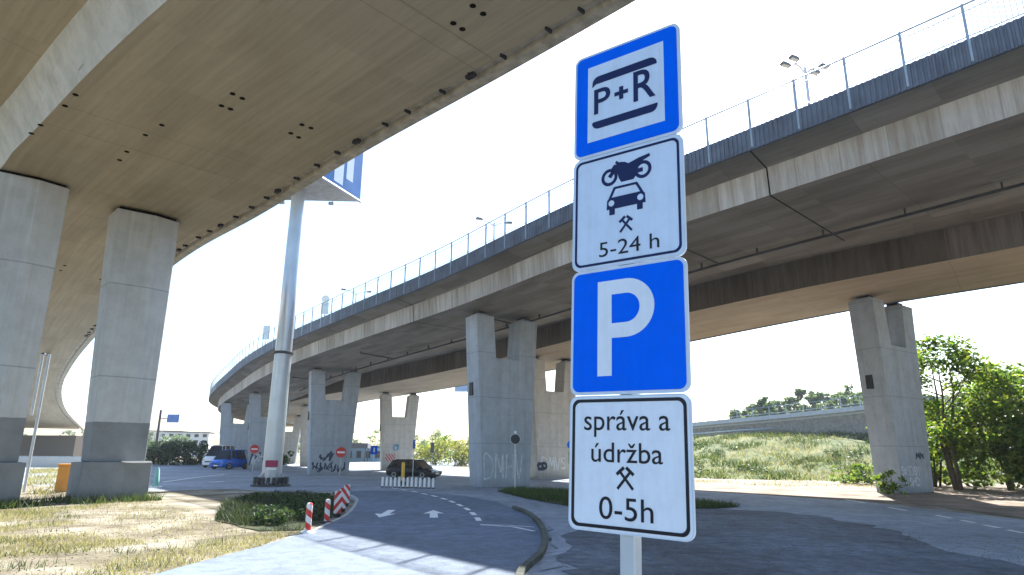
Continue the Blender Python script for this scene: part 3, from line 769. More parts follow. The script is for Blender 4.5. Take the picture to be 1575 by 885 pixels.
class Panel:
    """flat drawing on a plate: (u, v) 0..1 across and up"""
    def __init__(s, part, w, h, z0, y=-.003): s.p = part; s.w = w; s.h = h; s.z0 = z0; s.y = y; s.lay = 0; s.b = MB()
    def xz(s, u, v): return ((u - .5) * s.w, s.z0 + v * s.h)
    def poly(s, pts): s.b.prism([s.xz(*p) for p in pts], s.y, s.y - .0012 - .00007 * len(s.b.f) % .0007); return s
    def rect(s, u0, u1, v0, v1): return s.poly([(u0, v0), (u1, v0), (u1, v1), (u0, v1)])
    def line(s, a, c, wd):
        ax, az = s.xz(*a); cx, cz = s.xz(*c); d = Vector((cx - ax, cz - az)).normalized() * wd * s.w / 2
        P = [(ax - d.y, az + d.x), (ax + d.y, az - d.x), (cx + d.y, cz - d.x), (cx - d.y, cz + d.x)]
        s.b.prism(P, s.y, s.y - .0012 - .00005 * (len(s.b.f) % 9)); return s
    def disc(s, u, v, r, r2=None, n=28):
        P = [(u + r * math.cos(2 * math.pi * k / n), v + r * math.sin(2 * math.pi * k / n)) for k in range(n)]
        if r2:
            Q = [(u + r2 * math.cos(2 * math.pi * k / n), v + r2 * math.sin(2 * math.pi * k / n)) for k in range(n)]
            ring(s.b, [s.xz(*p) for p in P], [s.xz(*p) for p in Q], s.y, s.y - .0012)
        else: s.poly(P)
        return s
    def text(s, txt, u0, u1, v0, v1, bold=.012):
        cu = bpy.data.curves.new('t', 'FONT'); cu.body = txt; cu.offset = bold; cu.fill_mode = 'BOTH'; cu.resolution_u = 6
        o = bpy.data.objects.new('t', cu); COL.objects.link(o); dg = bpy.context.evaluated_depsgraph_get(); dg.update()
        me = bpy.data.meshes.new_from_object(o.evaluated_get(dg)); bpy.data.objects.remove(o)
        P = np.array([v.co[:2] for v in me.vertices]); lo, hi = P.min(0), P.max(0); i = len(s.b.v)
        for p in P:
            f = (p - lo) / (hi - lo); x, z = s.xz(u0 + f[0] * (u1 - u0), v0 + f[1] * (v1 - v0)); s.b.v.append((x, s.y - .0012, z))
        for f in me.polygons: s.b.face([i + k for k in f.vertices])
        bpy.data.meshes.remove(me); return s
    def done(s, name, mat, nxt=.0016):
        o = s.b.build(name, mat, s.p); s.b = MB(); s.y -= nxt; return o
MB().box((-.012, .045, 1.76), (.06, .06, 3.56)).build('post', M['galv'], sp, bevel=.006)
MB().box((-.012, .045, 3.545), (.064, .064, .012)).build('post_cap', M['dark'], sp)
def plate(i, ht):
    z1 = 3.56 - sum(hts[:i]) - .003 * i; z0 = z1 - ht
    b = MB(); b.prism(rrect(-PS / 2, PS / 2, z0, z1, .035), -.003, .010); o = b.build('sign_panel', M['rim'], sp)
    for zz in (z0 + .12, z1 - .12):
        MB().box((-.012, .0435, zz), (.2, .066, .03)).build('clamp', M['galv'], o)
    return o, z0
hts = [PS + .004, PS * .9985 + .005, PS * 1.0042 + .005, PS * .9894 + .003]
def face_sheet(o, z0, ht, inset, mat, r=.028):
    b = MB(); b.prism(rrect(-PS / 2 + inset, PS / 2 - inset, z0 + inset, z0 + ht - inset, r), -.003, -.0045); return b.build('face', mat, o)
def border(o, z0, ht, i0, i1, mat):
    b = MB(); ring(b, rrect(-PS / 2 + i0, PS / 2 - i0, z0 + i0, z0 + ht - i0, .03), rrect(-PS / 2 + i1, PS / 2 - i1, z0 + i1, z0 + ht - i1, .024), -.0045, -.006)
    return b.build('border', mat, o)
def hammers(p, cu, cv, s_, wd=.022):
    for sg in (-1, 1):
        a = (cu - sg * .42 * s_, cv - .5 * s_); c = (cu + sg * .30 * s_, cv + .34 * s_)
        p.line(a, c, wd * 1.1)
        h1 = (cu + sg * .06 * s_, cv + .52 * s_); h2 = (cu + sg * .46 * s_, cv + .18 * s_)
        p.line(h1, h2, wd * 1.3)
# 1: P+R
o, z0 = plate(0, hts[0]); o['label'] = 'blue park and ride panel reading P+R'
face_sheet(o, z0, hts[0], .012, M['signblue'])
p = Panel(o, PS, hts[0], z0, -.0045)
p.rect(.14, .86, .135, .865).done('inner_field', M['signpale'])
arc = lambda cx, cy, rx, ry, a0, a1, n=8: [(cx + rx * math.cos(rad(a0 + (a1 - a0) * k / n)), cy + ry * math.sin(rad(a0 + (a1 - a0) * k / n))) for k in range(n + 1)]
p.poly([(.185, .655), (.22, .678), (.80, .678)] + arc(.73, .69, .07, .06, 0, 90) + arc(.25, .68, .065, .07, 90, 160)); p.done('bar', M['navy'], 0)
p.poly([(.20, .315), (.80, .315)] + arc(.74, .305, .06, .06, 0, -90) + arc(.25, .31, .065, .065, -90, -175)); p.done('bar', M['navy'], 0)
p.text('P', .205, .365, .385, .625, .01).text('+', .405, .535, .455, .575, .045).text('R', .585, .785, .385, .665, .01)
p.done('lettering', M['navy'])
# 2: motorcycle, car, hours
o, z0 = plate(1, hts[1]); o['label'] = 'white panel with motorcycle, car, crossed hammers and 5-24 h'
face_sheet(o, z0, hts[1], .006, M['signpale']); border(o, z0, hts[1], .014, .024, M['navy'])
p = Panel(o, PS, hts[1], z0, -.0045)
p.disc(.355, .77, .076, .048).disc(.66, .77, .076, .048)
p.poly([(.40, .80), (.415, .85), (.455, .885), (.50, .875), (.53, .855), (.57, .865), (.63, .882), (.72, .895), (.725, .872), (.665, .85), (.645, .835), (.615, .80), (.60, .735), (.575, .705), (.465, .705), (.445, .74), (.43, .79)])
p.line((.355, .77), (.445, .872), .036).line((.415, .895), (.45, .865), .024).line((.66, .77), (.58, .77), .036)
p.poly([(.375, .845), (.40, .875), (.45, .86), (.43, .82), (.40, .82)])
p.done('motorcycle_symbol', M['navy'], 0)
p.line((.40, .665), (.605, .665), .02).line((.405, .668), (.355, .57), .022).line((.60, .668), (.655, .57), .022)
p.poly([(.335, .565), (.36, .585), (.65, .585), (.675, .565), (.68, .485), (.33, .485)])
p.rect(.355, .405, .435, .49).rect(.605, .655, .435, .49)
p.done('car_symbol', M['navy'], 0); hammers(p, .505, .335, .125, .017); p.done('hammer_symbol', M['navy'])
p.disc(.375, .535, .026).disc(.637, .535, .026); p.done('headlights', M['signpale'])
p.y = -.0045
p.text('5-24 h', .26, .79, .09, .215, 0); p.done('lettering', M['black'])
# 3: P
o, z0 = plate(2, hts[2]); o['label'] = 'blue parking panel with one large white P'
face_sheet(o, z0, hts[2], .012, M['signblue'])
p = Panel(o, PS, hts[2], z0, -.0045)
p.rect(.25, .375, .14, .89)
outer = [(.375, .89)] + arc(.50, .66, .24, .23, 90, -90, 20) + [(.375, .43)]
inner = [(.375, .775)] + arc(.50, .66, .118, .115, 90, -90, 20) + [(.375, .545)]
ring(p.b, [p.xz(*q) for q in outer] , [p.xz(*q) for q in inner], p.y, p.y - .0013)
p.done('lettering', M['signwhite'])
# 4: text
o, z0 = plate(3, hts[3]); o['label'] = 'white panel reading správa a údržba, crossed hammers, 0-5h'
face_sheet(o, z0, hts[3], .006, M['signwhite']); border(o, z0, hts[3], .014, .026, M['black'])
p = Panel(o, PS, hts[3], z0, -.0045)
p.text('správa a', .135, .845, .685, .885, .002).done('lettering', M['black'], 0)
p.text('údržba', .20, .785, .50, .645, .002).done('lettering', M['black'], 0)
p.text('0-5h', .27, .705, .095, .255, .002).done('lettering', M['black'], 0)
hammers(p, .485, .39, .15, .018); p.done('hammer_symbol', M['black'])

# ------------------------------------------------------------------ mast with billboard
mx, my = (-13.188,37.378)
ma = thing('billboard_mast', 'tall pale steel mast with a blue billboard high above the yard', 'billboard', (mx, my, 0))
b = MB(); b.lathe([(.53, .3), (.515, 2), (.475, 7.3)], n=28); b.build('mast_lower', M['mast'], ma, True)
b = MB(); b.lathe([(.465, 7.45), (.4, 17.5)], n=28); b.build('mast_upper', M['mast'], ma, True)
b = MB(); b.lathe([(.47, 7.28), (.56, 7.3), (.56, 7.42), (.47, 7.45)], n=28); b.build('flange_collar', M['dark'], ma, True)
b = MB(); b.lathe([(1.05, -.1), (1.05, .08), (.95, .12)], n=28); b.build('base_plate', M['dark'], ma)
for k in range(18):
    a = k * 2 * math.pi / 18
    MB().box((.84 * math.cos(a), .84 * math.sin(a), .28), (.16, .16, .4), a).build('anchor_bolt', M['dark'], ma)
    if k % 2 == 0: MB().prism([(.53, .12), (.95, .12), (.53, .75)], -.02, .02).build('gusset', M['mast'], ma, rz=a)
MB().box((.14, -.535, 1.2), (.66, .06, .36), .1).build('name_plate', M['maroon'], ma)
MB().box((.16, -.525, .92), (.5, .05, .12), .1).build('name_plate', M['white'], ma)
A = Vector((-9.75 - mx, 38.9 - my)); Bp = Vector((-13.3 - mx, 29.6 - my)); Cp = Vector((-18.4 - mx, 38.6 - my))
zb, zt = 17.35, 24.0
b = MB(); b.prism([tuple(A), tuple(Bp), tuple(Cp)], zb, zt, 'XY'); b.build('billboard_box', M['panelgrey'], ma)
def bill_face(P, Q):
    d = (Q - P).normalized(); n = Vector((d.y, -d.x)); 
    if n.dot(Vector((0, -1))) < 0: n = -n
    L = (Q - P).length
    def q(u, z, off): r = P + d * (u * L) + n * off; return (r.x, r.y, z)
    b = MB(); b.quad(q(.01, zb + .08, .03), q(.99, zb + .08, .03), q(.99, zt - .05, .03), q(.01, zt - .05, .03)); f = b.build('billboard_face', M['blueface'], ma)
    b = MB()
    for a_, c_, z0_, z1_ in ((.1, .17, .9, 4.6), (.2, .29, .3, 5.6), (.42, .47, 1.5, 3.5), (.55, .6, .8, 4)):
        b.quad(q(a_, zb + z0_, .045), q(c_, zb + z0_, .045), q(c_, zb + z1_, .045), q(a_, zb + z1_, .045))
    n_ = 20; i = len(b.v)
    b.v += [q(.14 + .055 * math.cos(k * 2 * math.pi / n_), zb + 3.2 + .9 * math.sin(k * 2 * math.pi / n_), .05) for k in range(n_)]; b.face(range(i, i + n_))
    b.build('billboard_print', M['signpale'], f)
    for z_ in (zb, zt):
        b = MB(); b.tube([q(0, z_, .03), q(1, z_, .03)], .09, 6); b.build('billboard_frame', M['panelgrey'], ma)
bill_face(A, Bp)
for u_, z_ in ((.2, -.9), (.55, -1.0), (.85, -.8)):
    c_ = A.lerp(Cp, u_) + Vector((.2, -1.0))
    bb = MB(); bb.tube([(*A.lerp(Cp, u_), zb), (*c_, zb - .5)], .02, 5); bb.box((*c_, zb - .55), (.3, .2, .16)); bb.build('floodlight', M['panelgrey'], ma)

# ------------------------------------------------------------------ striped posts
def stripes(name, helix, k1=5.2, slope=1.):
    k = NT(name, .5, .4); v = k.coord('Object'); o = k.sep(v)
    a = k.math('DIVIDE', k.math('ARCTAN2', o[1], o[0]), 2 * math.pi) if helix else k.math('MULTIPLY', k.math('ABSOLUTE', o[0]) if helix is None else o[0], 4.2 * slope)
    f = k.math('FRACT', k.math('ADD', k.math('MULTIPLY', o[2], k1), a))
    col = k.mix(k.math('GREATER_THAN', f, .5), (.62, .035, .03), (.78, .74, .72))
    k.color(k.mix(.35, col, k.ramp(k.noise(v, 8, 4), [(.3, (.6, .55, .5)), (.7, (1, 1, 1))]), 'MULTIPLY')); return k.m
M['helix'] = stripes('red_white_spiral', True, 3.4); M['diag'] = stripes('red_white_slant', False, 3.4); M['diag_back'] = stripes('red_white_counter_slant', False, 3.4, -1.)
for px, lb, h_ in (((-4.684,16.001), 'round red and white striped post nearest the viewer, on the verge corner', .66), ((-4.848,18.191), 'round red and white striped post between the front one and the boards', .6)):
    t_ = thing('delineator_post', lb, 'marker post', (*px, .008), 0, 'striped posts along the verge')
    b = MB(); b.lathe([(.07, .04), (.07, h_ - .05), (.055, h_ - .01), (.02, h_)], n=16); b.build('striped_tube', M['helix'], t_, True)
    b = MB(); b.lathe([(.17, 0), (.15, .03), (.085, .05)], n=16); b.build('foot', M['white'] if h_ > .62 else M['rubber'], t_, True)
for px, lb, yaw in (((-4.997,19.827), 'front slanted-stripe marker board of the three overlapping ones', .5), ((-5.288,21.542), 'middle slanted-stripe marker board of the three overlapping ones', .45), ((-5.726,23.872), 'rear slanted-stripe marker board of the three overlapping ones', .3)):
    t_ = thing('marker_board', lb, 'marker post', (*px, .008), yaw, 'striped posts along the verge')
    b = MB(); b.prism(rrect(-.105, .105, .1, .72, .03), -.02, .02); b.build('striped_board', M['diag' if 'middle' in lb or 'rear' in lb else 'diag_back'], t_)
    MB().box((0, 0, .05), (.16, .22, .1)).build('foot', M['rubber'], t_)

# ------------------------------------------------------------------ bollard row, yellow post
a0, a1 = np.array((-6.97,37.027)), np.array((-4.104,36.13))
for k in range(13):
    c_ = a0 + (a1 - a0) * k / 12
    lb = 'leftmost white flexible bollard of the row' if k == 0 else ('rightmost white flexible bollard of the row' if k == 12 else 'white flexible bollard within the row in front of the black car')
    t_ = thing('bollard', lb, 'bollard', (c_[0], c_[1], .004), .3, 'white bollards in front of the black car')
    b = MB(); b.lathe([(.065, .05), (.06, .5), (.045, .54), (.01, .55)], n=12); b.build('tube', M['white'], t_, True)
    b = MB(); b.lathe([(.085, 0), (.075, .06)], n=12); b.build('foot', M['rubber'], t_)
c_ = (-6.394,40.266)
t_ = thing('yellow_post', 'thin yellow post with black foot before the black car', 'post', (*c_, 0))
b = MB(); b.lathe([(.1, .2), (.1, 1.25), (.06, 1.3)], n=14); b.build('tube', M['yellow'], t_, True)
b = MB(); b.lathe([(.2, 0), (.2, .12), (.12, .24)], n=14); b.build('foot', M['rubber'], t_)

# ------------------------------------------------------------------ traffic signs standing about
def sign_base(name, px, h, label, r=.03, cat='traffic sign'):
    t_ = thing(name, label, cat, (*px, 0)); b = MB(); b.lathe([(r, 0), (r, h)], n=10); b.build('post', M['galv'], t_, True); 
    t_.rotation_euler.z = math.atan2(px[1], px[0]) - math.pi / 2        # faces the road below the camera side
    return t_
def disc_part(t_, name, z, r, mat, y=-.05, th=.02):
    b = MB(); b.lathe([(r, y), (r, y - th)], (0, 0, z), 28, 'Y'); return b.build(name, mat, t_)
for px, h, lb in (((-25.251,66.127), 2.45, 'red no entry sign left of the tall mast'), ((-13.943,55.204), 2.2, 'red no entry sign beside the second forked pier')):
    t_ = sign_base('no_entry_sign', px, h, lb); t_['group'] = 'no entry signs'
    d_ = disc_part(t_, 'disc', h - .35, .42, M['red']); MB().box((0, -.078, h - .35), (.6, .01, .15)).build('bar', M['white'], d_)
t_ = sign_base('road_sign', (0.254,36.875), 2.95, 'round sign seen from its dark back in front of the large forked pier', .035)
d_ = disc_part(t_, 'disc', 2.62, .26, M['dark']); disc_part(t_, 'rim', 2.62, .29, M['galv'], -.028, .02)
MB().box((0, 0, 3.0), (.12, .05, .12)).build('cap', M['white'], t_)
t_ = sign_base('road_sign', (4.6, 50.6), 2.9, 'round blue sign with white arrow above a green panel, beside the foreground signs')
d_ = disc_part(t_, 'disc', 2.55, .33, M['signblue'])
b = MB(); b.prism([(-.05, 2.35), (.05, 2.35), (.05, 2.6), (.14, 2.6), (0, 2.8), (-.14, 2.6), (-.05, 2.6)], -.075, -.083); b.build('arrow', M['white'], d_)
MB().box((.02, -.05, 1.6), (.5, .02, .9)).build('panel', plain('green_panel', (.06, .2, .06), .6), t_)
t_ = sign_base('road_sign', (-12.873,63.154), 2.5, 'square blue sign on a thin post in front of the low dark roof')
f_ = MB().box((0, -.05, 2.1), (.62, .02, .8)).build('panel', M['signblue'], t_); MB().box((.02, -.066, 2.1), (.14, .01, .4)).build('symbol', M['white'], f_)
t_ = sign_base('road_sign', (-9.6, 56), 2.6, 'small pale blue sign with white symbol on the pier behind the black car')
f_ = MB().box((0, -.05, 2.3), (.5, .02, .5)).build('panel', plain('pale_blue', (.25, .42, .55), .5), t_); MB().box((0, -.066, 2.25), (.16, .01, .22)).build('symbol', M['white'], f_)
t_ = sign_base('road_sign', (-7.0, 48.5), 2.9, 'narrow blue sign on a white post above the black car')
MB().box((0, -.05, 2.45), (.18, .02, .6)).build('panel', plain('blue_strip', (.04, .12, .42), .5), t_)
t_ = sign_base('road_sign', (-6.6, 56.5), 2.9, 'grey rectangular sign seen from behind, right of the black car')
MB().box((0, -.05, 2.3), (.3, .02, .85)).build('panel', plain('sign_back', (.2, .2, .2), .5, .4), t_)
t_ = sign_base('warning_board', (-10.2, 57), 1.9, 'red and white barrier board behind the black car')
MB().box((0, -.04, 1.45), (.85, .02, .6)).build('board', M['diag'], t_)
# overhead panel behind the large pier
t_ = thing('direction_sign', 'large pale sign panel hanging beyond the left edge of the big pier', 'traffic sign', (-3.988,78,0.183)[:2] + (0,))
b = MB(); b.lathe([(.16, 0), (.12, 10.6)], n=12); b.build('post', M['galv'], t_, True)
b = MB(); b.tube([(0, 0, 10.2), (-2.8, 0, 10.3)], .08, 8); b.build('arm', M['galv'], t_)
f_ = MB().box((-1.75, -.12, 9.9), (1.9, .06, 1.9)).build('panel', plain('pale_panel', (.42, .54, .7), .4), t_)
b = MB(); b.prism([(-2.35, 9.75), (-1.2, 9.95), (-1.15, 10.15), (-1.6, 10.1), (-1.95, 10.4), (-1.8, 10.05)], -.152, -.16); b.build('symbol', M['signwhite'], f_)
# blue board on a thick pole far left
q = (-59.285,112,1.22)
t_ = thing('direction_sign', 'blue direction board on a dark pole right of the column', 'traffic sign', (q[0], q[1], 0))
b = MB(); b.lathe([(.22, 0), (.18, 8.6)], n=12); b.build('post', M['dark'], t_, True)
b = MB(); b.tube([(0, 0, 7.2), (3.2, 0, 7.2)], .07, 8); b.build('arm', M['dark'], t_)
MB().box((2.3, -.12, 7.2), (2.0, .06, 1.35)).build('panel', plain('board_blue', (.05, .15, .4), .5, var=.3, scale=4), t_)
# signs and lamps up on the viaduct
def deck_z(x, y): s_ = near_path.near(x, y); return near_path.at(s_)[2] + 1.75
q = (-24.446,64,13.358); zz = deck_z(q[0], q[1])
t_ = thing('road_sign', 'white rectangular sign seen above the railing left of the mast', 'traffic sign', (q[0], q[1], zz))
b = MB(); b.lathe([(.06, 0), (.06, q[2] - zz + .6)], n=8); b.build('post', M['galv'], t_)
f_ = MB().box((0, -.08, q[2] - zz), (.8, .03, 1.4), -.3).build('panel', plain('pale_back', (.45, .55, .62), .5), t_)
q = (-14.983,51,13.276); zz = deck_z(q[0], q[1])
t_ = thing('road_sign', 'round sign over a tall plate, seen above the railing right of the mast', 'traffic sign', (q[0], q[1], zz))
b = MB(); b.lathe([(.05, 0), (.05, q[2] - zz + .8)], n=8); b.build('post', M['galv'], t_)
MB().box((0, -.07, q[2] - zz - .25), (.6, .03, .95)).build('plate', plain('pale_plate', (.38, .48, .55), .5), t_)
disc_part(t_, 'disc', q[2] - zz + .5, .33, M['galv'], -.06)
def viaduct_lamp(q, label, arm, heads, hscale=1.):
    zz = 12.0; t_ = thing('street_lamp', label, 'street lamp', (q[0], q[1], zz), .35, 'street lamps on the viaduct')
    h = q[2] - zz
    b = MB(); b.tube([(0, 0, 0), (0, 0, h * .5), (0, 0, h)], [.12, .09, .06], 10); b.build('pole', M['galv'], t_, True)
    for sx in (-1, 1):
        b = MB(); b.tube([(0, 0, h - .35), (sx * arm * .5, 0, h - .05), (sx * arm, 0, h + .1)], .045, 7); ar = b.build('arm', M['galv'], t_)
        for k in range(heads):
            y0 = (-.28 if k else .28) if heads > 1 else 0
            hb = MB(); hb.box((sx * (arm + .28), y0, h + .14), (.62 * hscale, .3 * hscale, .16), 0, 0, -sx * .12, .7); hd = hb.build('lamp_head', plain('lamp_body', (.1, .11, .12), .5, .3), ar, bevel=.03)
            MB().box((sx * (arm + .3), y0, h + .045), (.42 * hscale, .22 * hscale, .05)).build('lamp_glass', M['lightglass'], hd)
            if heads > 1: MB().tube([(sx * arm * .8, 0, h + .04), (sx * (arm + .1), y0, h + .12)], .03, 5).build('bracket', M['galv'], ar)
viaduct_lamp((13.931,27.5,19.866), 'four-headed street lamp above the viaduct at upper right', .62, 2, .9)
viaduct_lamp((-1.504,50,20.122), 'two-armed street lamp above the middle of the viaduct railing', 1.0, 1)
viaduct_lamp((-17.266,70,19.133), 'small distant two-armed street lamp above the railing near the mast', 1.1, 1)

# ------------------------------------------------------------------ small things on the left
q = (-20.019,30.559)
t_ = thing('grit_bin', 'orange plastic cabinet between the twin columns', 'cabinet', (*q, 0), .2)
b = MB(); b.box((0, 0, .56), (.62, .5, 1.12), taper=.94); b.build('body', M['orange'], t_, bevel=.03)
MB().box((0, 0, 1.17), (.66, .54, .1)).build('lid', M['orange'], t_, bevel=.03); MB().box((0, -.26, .62), (.4, .02, .6)).build('door', M['orange'], t_)
q = (-18.27,35.021)
t_ = thing('marker_cone', 'pale teal cone standing at the right foot of the column', 'cone', (*q, 0))
b = MB(); b.lathe([(.17, .06), (.09, .9), (.03, 1.0)], n=14); b.build('cone', M['teal'], t_, True); MB().box((0, 0, .03), (.5, .5, .06)).build('foot', M['white'], t_, bevel=.01)

# ------------------------------------------------------------------ vehicles
def car(name, label, cat, loc, rz, L, W, H, paint, van=False):
    t_ = thing(name, label, cat, loc, rz)
    hb = .56 * H if not van else .52 * H
    if van: st = [(0, .32, .46, .95), (.03, .22, hb, 1), (.2, .22, hb, 1), (.7, .22, hb, 1), (.86, .22, hb * .97, .98), (.96, .24, hb * .8, .94), (1, .32, hb * .62, .86)]
    else: st = [(0, .34, hb * .86, .88), (.02, .24, hb * .98, .95), (.14, .2, hb * 1.04, 1), (.5, .2, hb, 1), (.7, .2, hb * .98, 1), (.86, .2, hb * .88, .98), (.96, .24, hb * .74, .92), (1, .34, hb * .62, .84)]
    b = MB(); n = 10
    for x, zb_, zt_, ww in st:
        hw = W / 2 * ww; X = (x - .5) * L
        zs = zt_ - zb_
        half = [(hw * .86, zb_), (hw, zb_ + .25 * zs), (hw, zb_ + .62 * zs), (hw * .97, zb_ + .88 * zs), (hw * .9, zt_)]
        b.v += [(X, y, z) for y, z in half] + [(X, -y, z) for y, z in half[::-1]]
    for i in range(len(st) - 1):
        for k in range(n): b.face([i * n + k, (i + 1) * n + k, (i + 1) * n + (k + 1) % n, i * n + (k + 1) % n])
    b.face(range(n)); b.face([(len(st) - 1) * n + k for k in range(n)][::-1])
    body = b.build('body', paint, t_, True)
    gs = [(.02, hb * .98, .03), (.10, H * .93, .0), (.2, H * .985, 0), (.5, H, 0), (.62, H * .97, 0), (.8, hb * .96, 0)] if not van else [(.01, hb, 0), (.03, H * .95, 0), (.1, H, 0), (.55, H, 0), (.7, H * .96, 0), (.86, hb * .97, 0)]
    g = MB(); r_ = MB()
    for x, zt_, _ in gs:
        X = (x - .5) * L; zbelt = hb * .97; f = max(0, (zt_ - zbelt) / (H - zbelt)); yb = W / 2 * .9; yt = yb - (yb - W / 2 * .7) * f
        g.v += [(X, yb, zbelt - .03), (X, yt + .0, max(zbelt, zt_ - .06)), (X, -yt, max(zbelt, zt_ - .06)), (X, -yb, zbelt - .03)]
        r_.v += [(X, yt + .015, zt_ - .07), (X, yt * .9, zt_), (X, -yt * .9, zt_), (X, -yt - .015, zt_ - .07)]
    m = len(gs)
    for i in range(m - 1):
        for k in range(3): g.face([i * 4 + k, (i + 1) * 4 + k, (i + 1) * 4 + k + 1, i * 4 + k + 1])
        if 1 <= i < m - 2:
            for k in range(3): r_.face([i * 4 + k, (i + 1) * 4 + k, (i + 1) * 4 + k + 1, i * 4 + k + 1])
    g.face(range(4)); g.face([(m - 1) * 4 + k for k in range(4)][::-1])
    g.build('window', M['glass'], t_); r_.build('roof', paint, t_, True)
    pil = MB()
    for sy in (-1, 1):
        for x in ((.12, .36, .58) if not van else (.03, .3, .52, .7)):
            X = (x - .5) * L
            pil.tube([(X - (.04 if x < .5 else -.02) * L, sy * W * .452, hb * .96), (X + (.02 if x < .2 else 0) * L, sy * W * .357, H * .955)], .035, 5)
    pil.build('pillars', paint, t_)
    wr = .215 * H if not van else .17 * H
    for x in (.19, .8):
        for sy in (-1, 1):
            wv = bpy.data.objects.new('wheel', None)
            b = MB(); b.lathe([(wr * .62, -.1), (wr, -.09), (wr, .09), (wr * .62, .1)], n=22, axis='Y'); o_ = b.build('wheel', M['rubber'], t_, True, loc=((x - .5) * L, sy * (W / 2 - .09), wr))
            b = MB(); b.lathe([(wr * .6, sy * .06), (wr * .58, sy * .105), (wr * .15, sy * .09), (.02, sy * .1)], n=14, axis='Y'); b.build('rim', M['alloy'], o_)
            bpy.data.objects.remove(wv)
    for sy in (-1, 1):
        MB().box((L * .485 - .02, sy * W * .33, hb * .66), (.1, .34, .13), sy * -.25).build('headlight', M['lightglass'], t_, bevel=.02)
        MB().box((-L * .492, sy * W * .36, hb * .82), (.06, .24, .16)).build('tail_light', M['taillight'], t_)
        MB().box((L * .2, sy * (W / 2 + .06), hb * 1.03), (.16, .18, .12)).build('mirror', paint, t_, bevel=.02)
    MB().box((L * .5 - .02, 0, hb * .5), (.05, W * .5, .14)).build('grille', M['dark'], t_)
    MB().box((L * .503, 0, .4), (.02, .5, .11)).build('number_plate', M['white'], t_)
    MB().box((0, 0, .22), (L * .9, W * .8, .1)).build('underbody', M['dark'], t_)
    return t_
q = (-6.774,48.395)
car('parked_car', 'black hatchback parked behind the row of white bollards', 'car', (q[0] - .35, q[1] + 1.6, .004), rad(-22), 3.9, 1.7, 1.4, M['carblack'])
q = (-30.988,72.513)
car('parked_car', 'bright blue car parked below the far forked pier', 'car', (q[0] + .4, q[1] + 1.0, .004), rad(-106), 4.4, 1.95, 2.05, M['carblue'], True)
q = (-35.049,81,1.447)
car('parked_van', 'white van whose top shows behind the blue car', 'van', (q[0], q[1], .004), rad(-95), 4.6, 1.9, 2.6, plain('van_white', (.75, .76, .78), .3, 0, .5, .04), True)

# ------------------------------------------------------------------ bank, upper road, far setting
foot = Path([(70, 34, 0), (48, 45, 0), (27.379,52.321) + (0,), (21.348,53.563) + (0,), (14.995,56.34) + (0,), (6, 68, 0), (2, 84, 0)], 1., 2)
topl = Path([(92, 58, 5.9), (66, 70, 5.6), (42, 78, 5.0), (32, 82, 4.6), (22.5, 86, 3.9), (15, 92, 2.9), (8, 104, 1.2)], 1., 2)
b = MB(); nu, nv = 150, 34
nz = rng.normal(0, 1, (nu + 1, nv + 1))
for _ in range(1): nz[1:-1, 1:-1] = (nz[1:-1, 1:-1] * 2 + nz[:-2, 1:-1] + nz[2:, 1:-1] + nz[1:-1, :-2] + nz[1:-1, 2:]) / 4
def bank_pt(u, v):
    a, c = foot.at(u * foot.L), topl.at(u * topl.L); p_ = a + (c - a) * v
    p_[2] = c[2] * (v * v * (3 - 2 * v) * .55 + v * .45); return p_
for i in range(nu + 1):
    for j in range(nv + 1):
        p_ = bank_pt(i / nu, j / nv); p_[2] += .13 * nz[i, j] * (1 if 0 < j < nv else 0) - (.03 if j == 0 else 0); b.v.append(tuple(p_))
    c = topl.at(i / nu * topl.L); b.v.append((c[0] + 10, c[1] + 60, c[2]))
m = nv + 2
for i in range(nu):
    for j in range(nv + 1): b.face([i * m + j, (i + 1) * m + j, (i + 1) * m + j + 1, i * m + j + 1])
structure(b.build('grass_bank', M['bank'], smooth=True), 'grassy bank rising behind the right road')
# upper road wall with railing
up = Path([(41.414,66,7.417), (38.63,72,6.854), (32.56,80,6.281), (24.711,90,5.701), (17.714,104,5.023), (11.42,124,4.617)], 1., 2)
uw = thing('ramp_bridge', 'low far ramp with pale edge beam and shaded side above the grass bank', 'bridge')
sweep(up, [(0, 0), (0, .5), (.3, .5), (6, .45), (6, -.3), (.4, -.3), (.4, 0)], [0] * 7, 0, up.L, 1.).build('edge_beam', plain('beam_pale', (.5, .5, .5), .8, var=.1), uw)
sweep(up, [(.45, -2.6), (.45, -.05), (5.6, -.05), (5.6, -2.6)], [0] * 4, 0, up.L, 1.).build('side_wall', plain('ramp_side', (.3, .26, .21), .9, var=.3), uw)
rl = thing('ramp_railing', 'thin dark railing along the far ramp', 'railing')
for k in range(int(up.L / 2.2)):
    a = Vector(up.pt(.5 + k * 2.2, .15, .45)); MB().box(a + Vector((0, 0, .55)), (.07, .07, 1.1)).build('post', M['rail'], rl)
for dz in (.75, 1.55): MB().tube([up.pt(s_, .15, dz) for s_ in np.arange(0, up.L, 2.)], .035, 5).build('rail', M['rail'], rl)
# crash barrier at the bank top
cb = thing('crash_barrier', 'galvanised crash barrier along the top of the grass bank', 'crash barrier')
MB().tube([(p_[0], p_[1] - .6, p_[2] + .55) for p_ in (topl.at(s_) for s_ in np.arange(0, topl.L * .8, 2.))], .09, 6).build('beam', M['galv'], cb)
for k in range(24):
    p_ = topl.at(k * 2.6 + 1); MB().box((p_[0], p_[1] - .55, p_[2] + .2), (.08, .1, .9)).build('post', M['galv'], cb)

